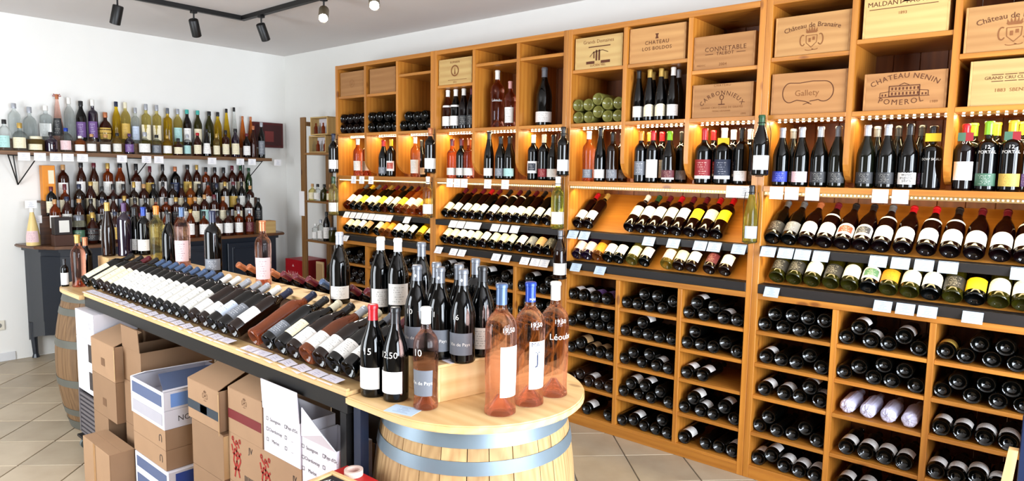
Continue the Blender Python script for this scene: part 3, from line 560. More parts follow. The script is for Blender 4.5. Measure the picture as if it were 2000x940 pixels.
for key, pts in D['cub'].items():
    if key == 'olive': continue
    settle(int(key[0]), int(key[1]), int(key[2]), pts)
def grid(u, c, z0, nb, nt, r=.0385):
    y0, y1 = bays(u)[0][c - 1]; w = y1 - y0
    L = [[y0 + r + (w - 2 * r) * k / max(nb - 1, 1), z0 + r] for k in range(nb)]
    L += [[y0 + r * (1.9 if nt < nb else 1) + (w - (4 if nt < nb else 2) * r) * k / max(nt - 1, 1), z0 + r * (2.75 if nt < nb else 3.02)] for k in range(nt)]
    return [q + [0] for q in L]
for u, c, r, nb, nt, gl in ((1, 1, 1, 4, 2, 'dark'), (1, 1, 2, 4, 3, 'wine'), (1, 1, 3, 4, 2, 'dark'), (1, 2, 1, 4, 3, 'wine'), (1, 2, 2, 4, 3, 'dark'), (1, 3, 1, 4, 3, 'dark'), (1, 3, 2, 4, 2, 'dark'), (1, 2, 3, 4, 2, 'dark'), (1, 3, 3, 4, 2, 'dark'),
                            (2, 1, 1, 4, 3, 'dark'), (2, 1, 2, 4, 2, 'dark'), (2, 2, 1, 4, 2, 'dark'), (2, 2, 2, 4, 3, 'dark'), (2, 3, 1, 4, 2, 'dark'), (2, 3, 2, 4, 3, 'dark'), (2, 1, 3, 4, 2, 'dark'), (2, 2, 3, 4, 3, 'dark'), (2, 3, 3, 4, 3, 'dark'), (2, 3, 4, 4, 2, 'dark')):
    P = grid(u, c, (LOWZ + (.070,))[r - 1], nb, nt)
    if u == 2 and r == 1:
        for q in (4, 5): P[q][2] = 1
    settle(u, c, r, P, glass=gl, desc='dark red wine bottle' if gl == 'wine' else 'dark wine bottle')
for u, c, nb, nt, gl, ds in ((1, 1, 4, 4, 'wine', 'dark red glass bottle'), (1, 2, 4, 4, 'dark', 'dark green bottle'), (1, 3, 4, 3, 'dark', 'dark green bottle')):
    settle(u, c, 1, grid(u, c, 1.911, nb, nt, .0425), rr=.0415, glass=gl, desc=ds, z0=1.911, place='%s high bay of first cabinet' % ORD[c - 1], grp='bottles piled in the high bays')
settle(3, 1, 1, [p + [0] for p in D['cub']['olive']], glass='khaki', desc='olive glass bottle', z0=1.911, place='pile in high bay of third cabinet', grp='olive bottles piled in the high bay')

# ---- bottles on the sloping ledges
LM = {'w': 'white', 'c': 'cream', 'k': 'black', 'kc': 'grey', 'wr': 'white_red', 'wn': 'white_navy', 'wg': 'white_green', 'o': 'orange', 'y': 'yellow', 'p': 'pink', 'm': 'maroon', 'g': 'grey', 'b': 'tan'}
LWORD = {'white': 'white', 'cream': 'cream', 'black': 'black', 'grey': 'grey', 'white_red': 'white and red', 'white_navy': 'white and navy', 'white_green': 'white and green', 'orange': 'orange', 'yellow': 'yellow', 'pink': 'pale pink', 'maroon': 'maroon', 'tan': 'tan'}
CAPS = {'41': ['grey', 'grey', 'copper', 'maroon', 'black', 'black', 'grey', 'red', 'red', 'black', 'maroon', 'maroon', 'grey'],
        '42': ['grey', 'grey', 'white', 'grey', 'yellow', 'black', 'black', 'gold', 'black', 'grey', 'yellow', 'black', 'gold'],
        '31': ['red', 'gold', 'white', 'darkgreen', 'maroon', 'red', 'maroon', 'maroon', 'red', 'red'], '32': ['grey', 'grey', 'grey', 'gold', 'grey', 'yellow', 'gold', 'yellow', 'black', 'black', 'maroon', 'maroon'],
        '21': ['maroon', 'maroon', 'maroon', 'red', 'maroon', 'black', 'maroon', 'black', 'maroon', 'black', 'black', 'maroon'], '22': ['gold', 'gold', 'black', 'maroon', 'black', 'maroon', 'black', 'gold', 'grey', 'gold', 'gold', 'maroon', 'black'],
        '11': ['grey', 'yellow', 'grey', 'maroon', 'gold', 'maroon', 'black', 'black', 'maroon', 'maroon', 'maroon', 'maroon'], '12': ['black'] * 5 + ['gold', 'gold'] + ['black'] * 3 + ['yellow', 'black']}
for u in (1, 2, 3, 4):
    for row in (1, 2):
        key = '%d%d' % (u, row); L_ = D['L' + key]; ys = [q[0] for q in L_]
        a, b = UN[u - 1]; r = .0405
        for it in range(60):
            for i in range(1, len(ys)):
                kk = .0762 if u < 4 else .0828
                if ys[i] - ys[i - 1] < kk: m_ = (ys[i] + ys[i - 1]) / 2; ys[i - 1], ys[i] = m_ - kk / 2, m_ + kk / 2
            ys[0] = max(ys[0], a + .032 + .042); ys[-1] = min(ys[-1], b - .032 - .041)
        for i, q in enumerate(L_):
            lab = LM[q[1]]; capc = CAPS[key][i]
            kind = 'burgundy' if u == 4 else 'bordeaux'
            glass = 'dark'; lay = 'std'
            if row == 2 and u == 4: glass = ['olive', 'olive', 'olive', 'olive', 'olive', 'dark', 'olive', 'olive', 'dark', 'olive', 'dark', 'olive', 'olive'][i]
            if u == 4 and row == 1: glass = 'wine' if i > 1 else 'dark'
            if u == 3 and row == 1: lay = 'high' if i > 1 else 'std'; glass = 'wine'
            if u == 3 and row == 2: glass = {0: 'purple', 1: 'purple', 2: 'orange', 5: 'white_wine', 7: 'white_wine'}.get(i, 'brown' if i > 7 else 'dark')
            if u == 1 and row == 1: lay = 'mid'; glass = ['rose_deep', 'dark', 'dark', 'rose', 'dark', 'dark'][i % 6] if i < 8 else ['amber', 'orange', 'orange', 'amber'][i - 8]
            if u == 1 and row == 2 and i in (5, 6, 10): glass = 'yellow' if i == 10 else 'orange'
            if u == 2: glass = 'wine' if i % 2 else 'dark'
            lb = '%s-labelled bottle, %s from the corner on the %s sloping ledge, %s' % (LWORD[lab], ORD[i], 'upper' if row == 1 else 'lower', CABS[u - 1])
            lb = lb.replace('white and ', 'white-and-')
            zc = 1.284 if row == 1 else 1.085
            bo = bottle('sloping_wine_bottle', lb, 'bottle', kind, glass, capc, lab, 'arch' if (u == 4 and lab.startswith('white')) else lay, (.459, ys[i], zc), rotm(TILT, 'Y', random.uniform(-.08, .08)), 'bottles on the sloping ledges', half=66 if lab not in ('black',) else None, neckband='white' if (u == 4 and row == 1 and i in (3, 6, 8, 9, 12)) or (u == 2 and row == 1 and i in (5, 6, 7)) or (u == 4 and row == 2 and i in (2, 8)) else ('yellow' if (u == 4 and row == 2 and i == 10) else None))
            if kind == 'bordeaux': bo.scale = (.995, .995, 1)

# ---- price cards
M_card = label_mat('price_card_paper', 'f3f2f4', '5b6f9a', rows=7, dens=.75)
M_cardb = label_mat('price_card_bluish', 'bccfe2', '4b5f8a', rows=7, dens=.75)
def card_mesh(w, h):
    k = 'card%.3f_%.3f' % (w, h)
    if k in MC: return MC[k]
    bm = bmesh.new(); uvl = bm.loops.layers.uv.new('UVMap'); add_box(bm, -.0005, .0005, -w / 2, w / 2, -h / 2, h / 2, 0)
    for f in bm.faces:
        for lp in f.loops: lp[uvl].uv = ((lp.vert.co.y + w / 2) / w, (lp.vert.co.z + h / 2) / h) if abs(f.normal.x) > .5 or True else (0, 0)
    me = mesh_of(bm, 'price_card'); MC[k] = me; return me
for key, name in (('41', 'upper sloping ledge, fourth cabinet'), ('42', 'lower sloping ledge, fourth cabinet'), ('40', 'bottle shelf, fourth cabinet'), ('30', 'bottle shelf, third cabinet'), ('31', 'upper sloping ledge, third cabinet'), ('32', 'lower sloping ledge, third cabinet'), ('20', 'bottle shelf, second cabinet'), ('21', 'upper sloping ledge, second cabinet'), ('22', 'lower sloping ledge, second cabinet'), ('10', 'bottle shelf, first cabinet'), ('11', 'upper sloping ledge, first cabinet'), ('12', 'lower sloping ledge, first cabinet')):
    for i, y in enumerate(D['P' + key]):
        sh = key[1] == '0'
        me = card_mesh(.066 if sh else .074, .062 if sh else .058)
        o = put('price_card', me, M_card if sh or key[0] in '12' else M_cardb, None, loc=(.512 if sh else .521, y, 1.521 if sh else (1.222 if key[1] == '1' else 1.018)), rot=(0, R(-4 if sh else -32), 0))
        tag(o, 'white price card, %s from the corner on the %s' % (ORD[i], name), 'price card', 'price cards on the shelving')
# ------------------------------------------------------------------ bottles standing on the lit shelf
PROF['magnum_w'] = [(0, .026), (.016, .024), (.032, .010), (.040, .0015), (.043, 0), (.0475, .004), (.048, .010), (.048, .178), (.0468, .192), (.040, .208), (.028, .219), (.0188, .228), (.0160, .240), (.0158, .290), (.0172, .291), (.0172, .300), (.0155, .304), (0, .304)]
PROF['port'] = [(0, .022), (.014, .020), (.028, .008), (.036, .0015), (.038, 0), (.0405, .004), (.041, .010), (.041, .180), (.0400, .194), (.035, .207), (.026, .215), (.019, .221), (.0170, .230), (.0162, .243), (.0160, .285), (.0180, .286), (.0180, .293), (.0165, .296), (0, .296)]
PROF['squareb'] = [(0, .02), (.014, .018), (.028, .006), (.034, .0015), (.036, 0), (.0395, .004), (.040, .010), (.040, .170), (.0392, .182), (.034, .192), (.0245, .198), (.0185, .203), (.0165, .212), (.0155, .225), (.0150, .268), (.0168, .269), (.0168, .279), (.0150, .282), (0, .282)]
NECK.update({'magnum_w': .242, 'port': .240, 'squareb': .245})
LAY['big'] = (.030, .135, 74, None); LAY['tag'] = (.225, .250, 40, None)
LAB['txt'] = LAB['white']
ink_w = mat('white_print', 'e8e6e0', .6); ink_k = mat('black_print', '26221f', .7); ink_g = mat('gold_print', 'c9a64c', .4)
for u in '1234':
    rowp = [[q[0], q[1]] for q in D['S'][u]]; rad_ = [max(r for r, z in PROF[q[2]]) for q in D['S'][u]]
    for it in range(300):
        for i in range(len(rowp)):
            for j in range(i):
                dx, dy = rowp[i][0] - rowp[j][0], rowp[i][1] - rowp[j][1]; d = math.hypot(dx, dy) or 1e-6; m_ = rad_[i] + rad_[j] + .001
                if d < m_:
                    s = (m_ - d) / d / 2; rowp[i][1] += dy * s; rowp[j][1] -= dy * s; bk = i if rowp[i][0] < rowp[j][0] else j; rowp[bk][0] -= abs(dx) * s + .0003
        for i, q in enumerate(rowp):
            y0, y1 = min(bays(int(u))[0], key=lambda b: abs((b[0] + b[1]) / 2 - D['S'][u][i][1])); q[1] = min(max(q[1], y0 + rad_[i] + .001), y1 - rad_[i] - .001); q[0] = max(q[0], .16)
    for i_, (x, y, kind, glass, cap, lab, lay, ds) in enumerate(D['S'][u]):
        x, y = rowp[i_]
        lb = ('%s standing on lit shelf, %s' % (ds, CABS[int(u) - 1]))
        face = math.atan2(6.6 - y, 3.93 - x) * .55
        b = bottle('wine_bottle', lb, 'bottle', kind, glass, cap, lab, lay, (x, y, 1.5552), (0, 0, face), 'bottles standing on the lit shelf', half=60)
        rf = lambda a, z, p=PROF[kind]: prof_r(p, z)
        if 'flag tag' in ds or 'yellow tag' in ds or 'gold neck tag' in ds:
            z0 = .226; hh = .024
            for q, (ya, yb, c) in enumerate([(-.028, 0, 'green'), (0, .028, 'red')] if 'flag' in ds else [(-.03, .03, 'yellow')]):
                bm = bmesh.new(); add_box(bm, .020, .0215, ya, yb, z0 - .012, z0 + hh, 0); put('neck_tag', mesh_of(bm, 'tag'), LAB[c], b)
        if lab == 'txt':
            for q, s in enumerate(('Alcor', 'wine', 'espoir', 'sera')): wrap_text(s, .022, rf, .064 - q * .014 + .016, 0, ink_k, b)
        if kind == 'squareb': wrap_text('DOW SCALA', .015, rf, .135, 0, ink_w, b)
        if kind == 'port':
            wrap_text('PORTAL', .018, rf, .165, 0, ink_w, b); wrap_text('12', .022, rf, .186, 0, ink_w, b)
        if 'grey label' in ds and u == '3': pass
        if kind == 'sherry' and u == '2':
            bm = bmesh.new(); add_tube(bm, [(.020, -.018, .196), (.030, 0, .19), (.020, .018, .196)], .003, 6); put('neck_tag', mesh_of(bm, 'nt'), capmat('white'), b)
        if u == '4' and kind == 'sherry': wrap_text('07', .022, rf, .208, 0, ink_w, b)
# second bay of tall bottles above the lights
T2 = [('burgundy', 'rose_deep', 'white', 'white', 'white-capped reddish bottle, neighbour of the crate side'), ('burgundy', 'dark', 'white', 'white', 'white-capped green bottle with a collar label'), ('burgundy', 'wine', 'white', 'black', 'white-capped dark red bottle with a dark label'), ('burgundy', 'wine', 'maroon', 'black', 'all-dark bottle against the divider')]
for i, (k, g, c, l, ds) in enumerate(T2):
    bottle('wine_bottle', '%s, under the small crate in the second cabinet' % ds, 'bottle', k, g, c, l, 'std', (.43, (2.962, 3.045, 3.128, 3.212)[i], 1.9112), (0, 0, .6), 'bottles under the small crate', neckband='white' if i < 2 else None, scale=.99)
b = bottle('wine_bottle', 'large rosé bottle with white lettering and white cap in a high bay', 'bottle', 'magnum_tall', 'rose_deep', 'white', None, 'std', (.40, D['T2'][4] + .01, 1.9112), (0, 0, .7))
wrap_text('Léoube', .026, lambda a, z: prof_r(PROF['magnum_tall'], z), .19, 0, ink_w, b)
b = bottle('wine_bottle', 'rosé bottle with a white anchor label beside the large lettered rosé', 'bottle', 'provence', 'rose_deep', 'pink', 'white', 'tall', (.42, D['T2'][5] - .008, 1.9112), (0, 0, .3), half=60)
bottle('wine_bottle', 'large black sparkling bottle with a white label alone in high bay', 'bottle', 'magnum_dark', 'black', 'grey', 'white', 'low', (.36, D['T2'][6] - .02, 1.9112), (0, 0, .5), scale=.93)
T3 = [('flute', 'black', 'black', 'offwhite', 'bottle with black capsule and shadowed label, corner side'), ('flute', 'black', 'gold', 'cream', 'gold-capped bottle with an oval cream label'), ('flute', 'black', 'gold', 'cream', 'second gold-capped bottle with an oval cream label'), ('flute', 'black', 'white', 'white', 'white-capped bottle with a square white label'), ('flute', 'black', 'gold', None, 'gold-capped bottle behind the oval labels'), ('flute', 'black', 'gold', None, 'gold-capped bottle behind the second oval label'), ('flute', 'black', 'silver', None, 'silver-capped bottle behind the square label')]
for i, (k, g, c, l, ds) in enumerate(T3):
    y = (4.568, 4.641, 4.714, 4.790, 4.661, 4.743, 4.826)[i]; bk = i > 3
    bottle('wine_bottle', '%s, middle high bay, third cabinet' % ds, 'bottle', k, g, c, l, 'arch' if l == 'cream' else 'std', (.335 if bk else .43, y - (.05 if bk else 0), 1.9112), (0, 0, .6), 'tall slim bottles in the middle high bay', half=62, scale=.90)
# dark oval ornaments lying by the dividers of the lit shelf
# ------------------------------------------------------------------ wooden wine crates
CW = [wood('crate_pine', (.74, .56, .34), (.64, .45, .25), a, .8, .6, knots=False) for a in 'xyz']
CP = [wood('crate_pale_pine', (.80, .68, .44), (.72, .57, .34), a, .8, .6, knots=False) for a in 'xyz']
CO = [wood('crate_old_pine', (.68, .49, .29), (.58, .39, .21), a, .8, .6, knots=False) for a in 'xyz']
M_burn = mat('branded_ink', (.33, .17, .08), .8)
M_burn2 = mat('branded_ink_faint', (.50, .31, .16), .8)
def crate(label, y0, y1, z0, z1, x=.488, depth=.33, W=CW):
    t = thing('wine_crate', label, 'crate', (x, (y0 + y1) / 2, z0))
    wbox('front_panel', W[1], t, x - .012, x, y0 + .009, y1 - .009, z0, z1 - .001, .001)
    wbox('side_panel', W[0], t, x - depth, x, y0, y0 + .009, z0, z1 - .001, .001); wbox('side_panel', W[0], t, x - depth, x, y1 - .009, y1, z0, z1 - .001, .001)
    wbox('lid', W[1], t, x - depth, x - .012, y0 + .009, y1 - .009, z1 - .009, z1, .001); wbox('base', W[1], t, x - depth, x - .012, y0 + .009, y1 - .009, z0, z0 + .009, .001)
    wbox('back_panel', W[1], t, x - depth, x - depth + .010, y0 + .009, y1 - .009, z0 + .009, z1 - .009, .001)
    return t, (y1 - y0), (z1 - z0)
def CT(t, s, size, dy, dz, m=None, arc=None, spacing=1.0): return text_on_plane(s, size, m or M_burn, t, (.0004, dy, dz), (0, 1, 0), (0, 0, 1), arc=arc, spacing=spacing)
def flat(t, polys, m, name='emblem'):
    bm = bmesh.new()
    for pl in polys:
        f = bm.faces.new([bm.verts.new((.0010, a, b)) for a, b in pl])
        if f.normal.x < 0: f.normal_flip()
    return put(name, mesh_of(bm, 'emblem'), m, t)
def stroke(pts, w):
    out = []
    for (a, b), (c, d) in zip(pts, pts[1:]):
        L = math.hypot(c - a, d - b) or 1; nx, ny = -(d - b) / L * w / 2, (c - a) / L * w / 2
        out.append([(a + nx, b + ny), (a - nx, b - ny), (c - nx, d - ny), (c + nx, d + ny)])
    return out
def ring(cx, cz, rx, rz, w, a0=0, a1=360, n=24): return stroke([(cx + rx * math.cos(R(a0 + (a1 - a0) * k / n)), cz + rz * math.sin(R(a0 + (a1 - a0) * k / n))) for k in range(n + 1)], w)
def rect(a, b, c, d): return [(a, b), (c, b), (c, d), (a, d)]
def crest(cx, cz, s, crown=True):
    P = stroke([(cx - .30 * s, cz + .25 * s), (cx + .30 * s, cz + .25 * s), (cx + .28 * s, cz - .15 * s), (cx, cz - .42 * s), (cx - .28 * s, cz - .15 * s), (cx - .30 * s, cz + .25 * s)], .035 * s)
    P += ring(cx - .48 * s, cz, .14 * s, .30 * s, .06 * s, 60, 320, 12) + ring(cx + .48 * s, cz, .14 * s, .30 * s, .06 * s, -140, 120, 12)
    P += [rect(cx - .16 * s, cz - .12 * s, cx - .04 * s, cz + .10 * s), rect(cx + .05 * s, cz - .02 * s, cx + .18 * s, cz + .16 * s)]
    P += ring(cx - .1 * s, cz - .52 * s, .22 * s, .06 * s, .04 * s, 180, 360, 8) + ring(cx + .2 * s, cz - .50 * s, .16 * s, .06 * s, .04 * s, 180, 360, 8)
    if crown:
        P += [[(cx - .26 * s, cz + .38 * s), (cx + .26 * s, cz + .38 * s), (cx + .34 * s, cz + .48 * s), (cx - .34 * s, cz + .48 * s)]]
        for k in (-2, -1, 0, 1, 2): P.append([(cx + (.12 * k - .06) * s, cz + .48 * s), (cx + (.12 * k + .06) * s, cz + .48 * s), (cx + .15 * k * s, cz + (.80 - .07 * abs(k)) * s)])
    return P
t, w, h = crate('plain wooden crate at the top of the bay nearest the corner', 1.700, 2.030, 2.226, 2.425, W=CO)
flat(t, ring(0, .10, .03, .03, .002) + stroke([(-.012, .085), (-.012, .11)], .003) + stroke([(.0, .085), (.012, .11)], .003), M_burn2)
t, w, h = crate('plain wooden crate at the top of the second bay of the corner cabinet', 2.105, 2.430, 2.223, 2.420, W=CO)
t, w, h = crate('pale crate with a faint wreath emblem in the second cabinet', 2.925, 3.262, 2.232, 2.415, W=CP)
CT(t, 'ROMARIN', .022, 0, .155, M_burn2); flat(t, ring(0, .095, .036, .036, .010, n=16) + [[(-.008, .07), (.008, .07), (0, .122)]] + stroke([(-.07, .03), (.12, .03)], .003), M_burn2); CT(t, '2012', .018, 0, .014, M_burn2)
t, w, h = crate('pale crate stamped with a small castle and two lines of lettering', 4.150, 4.487, 2.238, 2.428, W=CP)
CT(t, 'Grands Domaines', .030, .0, .158, M_burn2); flat(t, stroke([(-.07, .128), (.085, .128)], .006) + stroke([(-.03, .06), (-.03, .10)], .008) + stroke([(-.012, .045), (-.012, .108)], .012) + stroke([(.008, .045), (.008, .108)], .012) + stroke([(-.06, .07), (-.035, .095), (.03, .105), (.07, .09)], .004) + [rect(-.085, .028, -.025, .044), rect(.02, .028, .085, .044)], M_burn)
CT(t, 'LUCIEN VIEL', .020, 0, .018, M_burn2)
t, w, h = crate('crate branded CHATEAU LOS BOLDOS at the top of the third cabinet', 4.535, 4.885, 2.239, 2.438)
CT(t, 'CHATEAU', .030, .0, .108, spacing=1.15); CT(t, 'LOS BOLDOS', .028, .0, .075, spacing=1.15); flat(t, [rect(-.009, .128, .009, .136), rect(-.006, .136, .006, .150), rect(-.010, .150, .010, .156)], M_burn)
t, w, h = crate('crate branded CONNETABLE TALBOT on the upper shelf', 4.935, 5.270, 2.168, 2.345, W=CO)
CT(t, 'CONNETABLE', .033, .01, .102, spacing=1.1); CT(t, 'TALBOT', .024, .01, .078, spacing=1.1); flat(t, stroke([(-.10, .078), (-.055, .078)], .003) + stroke([(.072, .078), (.12, .078)], .003), M_burn); CT(t, '2004', .022, .0, .022, M_burn2); CT(t, 'MEDOC', .014, -.12, .022, M_burn2)
t, w, h = crate('crate branded CHATEAU CARBONNIEUX below the CONNETABLE crate', 4.940, 5.272, 1.9115, 2.090, W=CO)
CT(t, 'CHATEAU', .018, .0, .168, M_burn2, spacing=1.2); CT(t, 'CARBONNIEUX', .032, 0, .128, arc=.14, spacing=1.3); CT(t, 'GRAND CRU CLASSE DE GRAVES', .0145, 0, .052, M_burn2, spacing=1.1); CT(t, 'PESSAC LEOGNAN', .012, 0, .034, M_burn2); CT(t, '1999', .014, .12, .015, M_burn2)
flat(t, ring(0, .105, .010, .012, .004) + stroke([(0, .09), (0, .07)], .004) + [rect(-.018, .066, .018, .071)], M_burn)
t, w, h = crate('crate branded with arched gothic lettering, upper one in fourth cabinet by third', 5.370, 5.718, 2.197, 2.388)
CT(t, 'Château de Branaire', .032, .0, .138, arc=.42); flat(t, crest(.0, .068, .085), M_burn2)
t, w, h = crate('crate with a scroll cartouche below the gothic-lettered crate', 5.366, 5.718, 1.9115, 2.115, W=CO)
flat(t, ring(-.085, .105, .035, .048, .004, 90, 290, 14) + ring(.075, .105, .042, .048, .004, -120, 90, 14) + stroke([(-.085, .153), (-.04, .150), (.02, .156), (.075, .153)], .004) + stroke([(-.073, .060), (-.05, .068), (-.01, .060), (.01, .052)], .004) + stroke([(.01, .060), (.05, .066), (.054, .064)], .004) + stroke([(-.02, .045), (.0, .052), (.02, .045)], .003), M_burn)
CT(t, 'Gallety', .040, -.005, .100, M_burn2)
t, w, h = crate('crate branded MALDANT PAUVELOT over the POMEROL crate', 5.768, 6.105, 2.240, 2.440, W=CP)
CT(t, 'MALDANT', .030, -.082, .148); CT(t, 'PAUVELOT', .030, .075, .148); flat(t, stroke([(-.145, .126), (.125, .126)], .003) + [[(-.02, .142), (.0, .158), (.012, .150)], [(-.012, .150), (.02, .144), (.008, .160)]], M_burn); CT(t, '1893', .018, -.01, .100, M_burn2)
t, w, h = crate('crate branded CHATEAU NENIN POMEROL with a drawn mansion', 5.790, 6.118, 1.9115, 2.080, W=CO)
CT(t, 'CHATEAU NENIN', .032, .0, .150, arc=.26, spacing=1.15)
P = [rect(-.060, .060, .062, .064), rect(-.060, .104, .062, .108), rect(-.060, .082, .062, .084)] + [rect(-.061, .06, -.057, .106), rect(.059, .06, .063, .106)]
for k in range(8): P += [rect(-.050 + k * .0145, .066, -.043 + k * .0145, .078), rect(-.050 + k * .0145, .088, -.043 + k * .0145, .100)]
P += stroke([(-.02, .108), (0, .118), (.02, .108)], .003) + stroke([(-.095, .060), (-.095, .078), (-.061, .082)], .003) + stroke([(.095, .060), (.095, .080), (.061, .084)], .003) + stroke([(-.10, .058), (.10, .058)], .003)
for k in range(2): P += [rect(-.088 + k * .013, .062, -.082 + k * .013, .072), rect(.070 + k * .013, .062, .076 + k * .013, .072)]
flat(t, P, M_burn); CT(t, 'POMEROL', .034, -.012, .032, arc=-.30, spacing=1.25); CT(t, '1989', .016, .118, .030, M_burn2)
t, w, h = crate('crate with arched gothic lettering and crest nearest the camera', 6.165, 6.505, 2.135, 2.325)
CT(t, 'Château de Branaire', .032, .0, .138, arc=.42); flat(t, crest(.0, .068, .085), M_burn2)
t, w, h = crate('pale crate stamped with blocks of lettering nearest the camera', 6.196, 6.520, 1.9115, 2.100, W=CP)
for q in range(5): flat(t, [rect(-.085 + q * .045, .125, -.045 + q * .045, .128), rect(-.085 + q * .045, .098, -.045 + q * .045, .101)], M_burn)
CT(t, 'GRAND CRU CLASSE MEDOC', .018, .01, .113); CT(t, '1883  SBENS', .020, -.02, .062, M_burn2)

# ------------------------------------------------------------------ bottles hung in wire holders on the uprights
M_wire = mat('black_wire', (.05, .05, .05), .4, metal=.3)
HB = [('bordeaux', 'dark', 'navy', 'white', 'dark bottle with a navy capsule, top of corner-side upright'), ('bordeaux', 'pale', 'darkgreen', 'white', 'clear white wine bottle below the navy-capped one'), ('bordeaux', 'black', 'copper', 'white', 'dark bottle between first and second cabinets, upper'), ('bordeaux', 'pale', 'white', 'white', 'clear white wine bottle between first and second cabinets'),
      ('bordeaux', 'black', 'black', 'white', 'dark bottle between second and third cabinets, uppermost'), ('bordeaux', 'white_wine', 'white', 'white', 'yellow-green bottle between second and third cabinets'), ('burgundy', 'brown', 'grey', 'white', 'brown bottle with low white label, lowest on its upright'), ('burgundy', 'black', 'darkgreen', 'white', 'dark bottle with white and salmon label, near upright'), ('flute', 'white_wine', 'black', 'paleblue', 'green white-wine bottle low on the near upright')]
for i, ((y, z, h), (k, g, c, l, ds)) in enumerate(zip(D['H'], HB)):
    s = h / PROF[k][-1][1]
    s = min(s, 1.10); r1 = max(r for r, zz_ in PROF[k]) * s + .0032; bx = .5085 + r1 + .002; h = PROF[k][-1][1] * s
    b = bottle('hung_bottle', '%s, held by black wire' % ds, 'bottle', k, g, c, l, 'std', (bx, y, z), (0, 0, .75), 'bottles hung on the shelf uprights', half=70, scale=s)
    H = thing('wire_holder', 'black wire holder of the %s' % ds.split(',')[0], 'bottle holder', (.5085, y, z), group='black wire bottle holders')
    p = PROF[k]; zn = (NECK[k] + .012) * s; rn = .0195 * s; d = bx - .5085
    bm = bmesh.new(); add_tube(bm, [(.002, 0, -.006), (.002, 0, h * .98)], .002, 6); put('backbone', mesh_of(bm, 'w'), M_wire, H)
    bm = bmesh.new(); add_tube(bm, [(.002, 0, -.004), (d - r1, 0, -.004)] , .002, 6)
    add_tube(bm, [(d + r1 * math.cos(q), r1 * math.sin(q), .006) for q in [2 * PI * k2 / 20 for k2 in range(21)]], .0018, 6); add_tube(bm, [(d - r1, 0, -.004), (d, 0, -.004), (d + r1, 0, -.004)], .0018, 6); put('base_ring', mesh_of(bm, 'w'), M_wire, H)
    bm = bmesh.new(); add_tube(bm, [(.002, 0, zn), (d - rn, 0, zn)], .002, 6); add_tube(bm, [(d + rn * math.cos(q), rn * math.sin(q), zn) for q in [2 * PI * k2 / 14 for k2 in range(15)]], .0018, 6); put('neck_ring', mesh_of(bm, 'w'), M_wire, H)
    bm = bmesh.new(); add_tube(bm, [(d, -r1, .006), (d, -r1 * 1.08, h * .70), (d, -rn * 1.9, zn)], .0016, 6); add_tube(bm, [(d, r1, .006), (d, r1 * 1.08, h * .70), (d, rn * 1.9, zn)], .0016, 6); put('side_wire', mesh_of(bm, 'w'), M_wire, H)
# ------------------------------------------------------------------ display table carried by two barrels
TW = [wood('table_pine', (.89, .76, .55), (.79, .62, .40), a, .7, .45, knots=True, coat=.1) for a in 'xyz']
M_beam = mat('dark_steel', (.10, .095, .095), .42, metal=.5)
M_hoop = mat('zinc_hoop', (.46, .52, .56), .42, metal=.45, var=.15)
OAK = wood('barrel_oak', (.78, .65, .45), (.60, .46, .29), 'z', 1.6, .7, knots=False)
OAK_D = wood('barrel_oak_aged', (.50, .38, .25), (.36, .26, .16), 'z', 1.6, .7, knots=False)
def barrel(label, x, y, H, W, rh=.290, rb=.345, HM=None):
    t = thing('wine_barrel', label, 'barrel', (x, y, 0))
    def rad(z): q = (z / H - .5) * 2; return rb - (rb - rh) * q * q
    n = 26
    rnd = random.Random(int(y * 10)); cuts = [0.0]
    for k in range(n): cuts.append(cuts[-1] + rnd.uniform(.75, 1.25))
    cuts = [c / cuts[-1] * 2 * PI for c in cuts]
    for k in range(n):
        a0, a1 = cuts[k] + .004, cuts[k + 1] - .004
        bm = bmesh.new(); nz = 12; ring_ = []
        for j in range(nz + 1):
            z = H * j / nz; r = rad(z) + (.0006 if k % 2 else 0)
            ring_.append([bm.verts.new((rr * math.cos(a), rr * math.sin(a), z)) for rr, a in ((r, a0), (r * 1.0, (a0 + a1) / 2), (r, a1), (r - .024, a1), (r - .024, a0))])
        for A, B in zip(ring_, ring_[1:]):
            for i in range(5): bm.faces.new((A[i], A[(i + 1) % 5], B[(i + 1) % 5], B[i]))
        bm.faces.new(ring_[0][::-1]); bm.faces.new(ring_[-1]); bmesh.ops.recalc_face_normals(bm, faces=bm.faces)
        put('stave', mesh_of(bm, 'stave'), W, t)
    for z0, z1 in ((0.005, .062), (.100, .140), (.285, .330), (H - .330, H - .285), (H - .140, H - .100), (H - .062, H - .004)):
        bm = bmesh.new(); n2 = 48; A = []
        for rr, z in ((rad(z0) + .0012, z0), (rad(z1) + .0012, z1), (rad(z1) + .0035, z1), (rad(z0) + .0035, z0)):
            A.append([bm.verts.new((rr * math.cos(2 * PI * k / n2), rr * math.sin(2 * PI * k / n2), z)) for k in range(n2)])
        for i in range(4):
            for k in range(n2): bm.faces.new((A[i][k], A[i][(k + 1) % n2], A[(i + 1) % 4][(k + 1) % n2], A[(i + 1) % 4][k]))
        bmesh.ops.recalc_face_normals(bm, faces=bm.faces); put('hoop', smooth_angle(mesh_of(bm, 'hoop'), 40), HM, t)
    for z in (.03, H - .03):
        bm = bmesh.new(); add_tube(bm, [(0, 0, z - .009), (0, 0, z + .009)], rad(z) - .025, 40); put('barrel_head', mesh_of(bm, 'head'), W, t)
    return t
BX = 2.335; ZT = .88
barrel('pale oak wine barrel with zinc hoops under the near rounded tabletop', BX, 5.085, ZT - .0265, OAK, rh=.300, rb=.348, HM=M_hoop)
barrel('aged brown wine barrel under the far end of the display table', 2.385, 2.00, ZT - .0265, OAK_D, rh=.280, rb=.345, HM=mat('rusty_hoop', (.36, .36, .33), .6, metal=.2, var=.2))
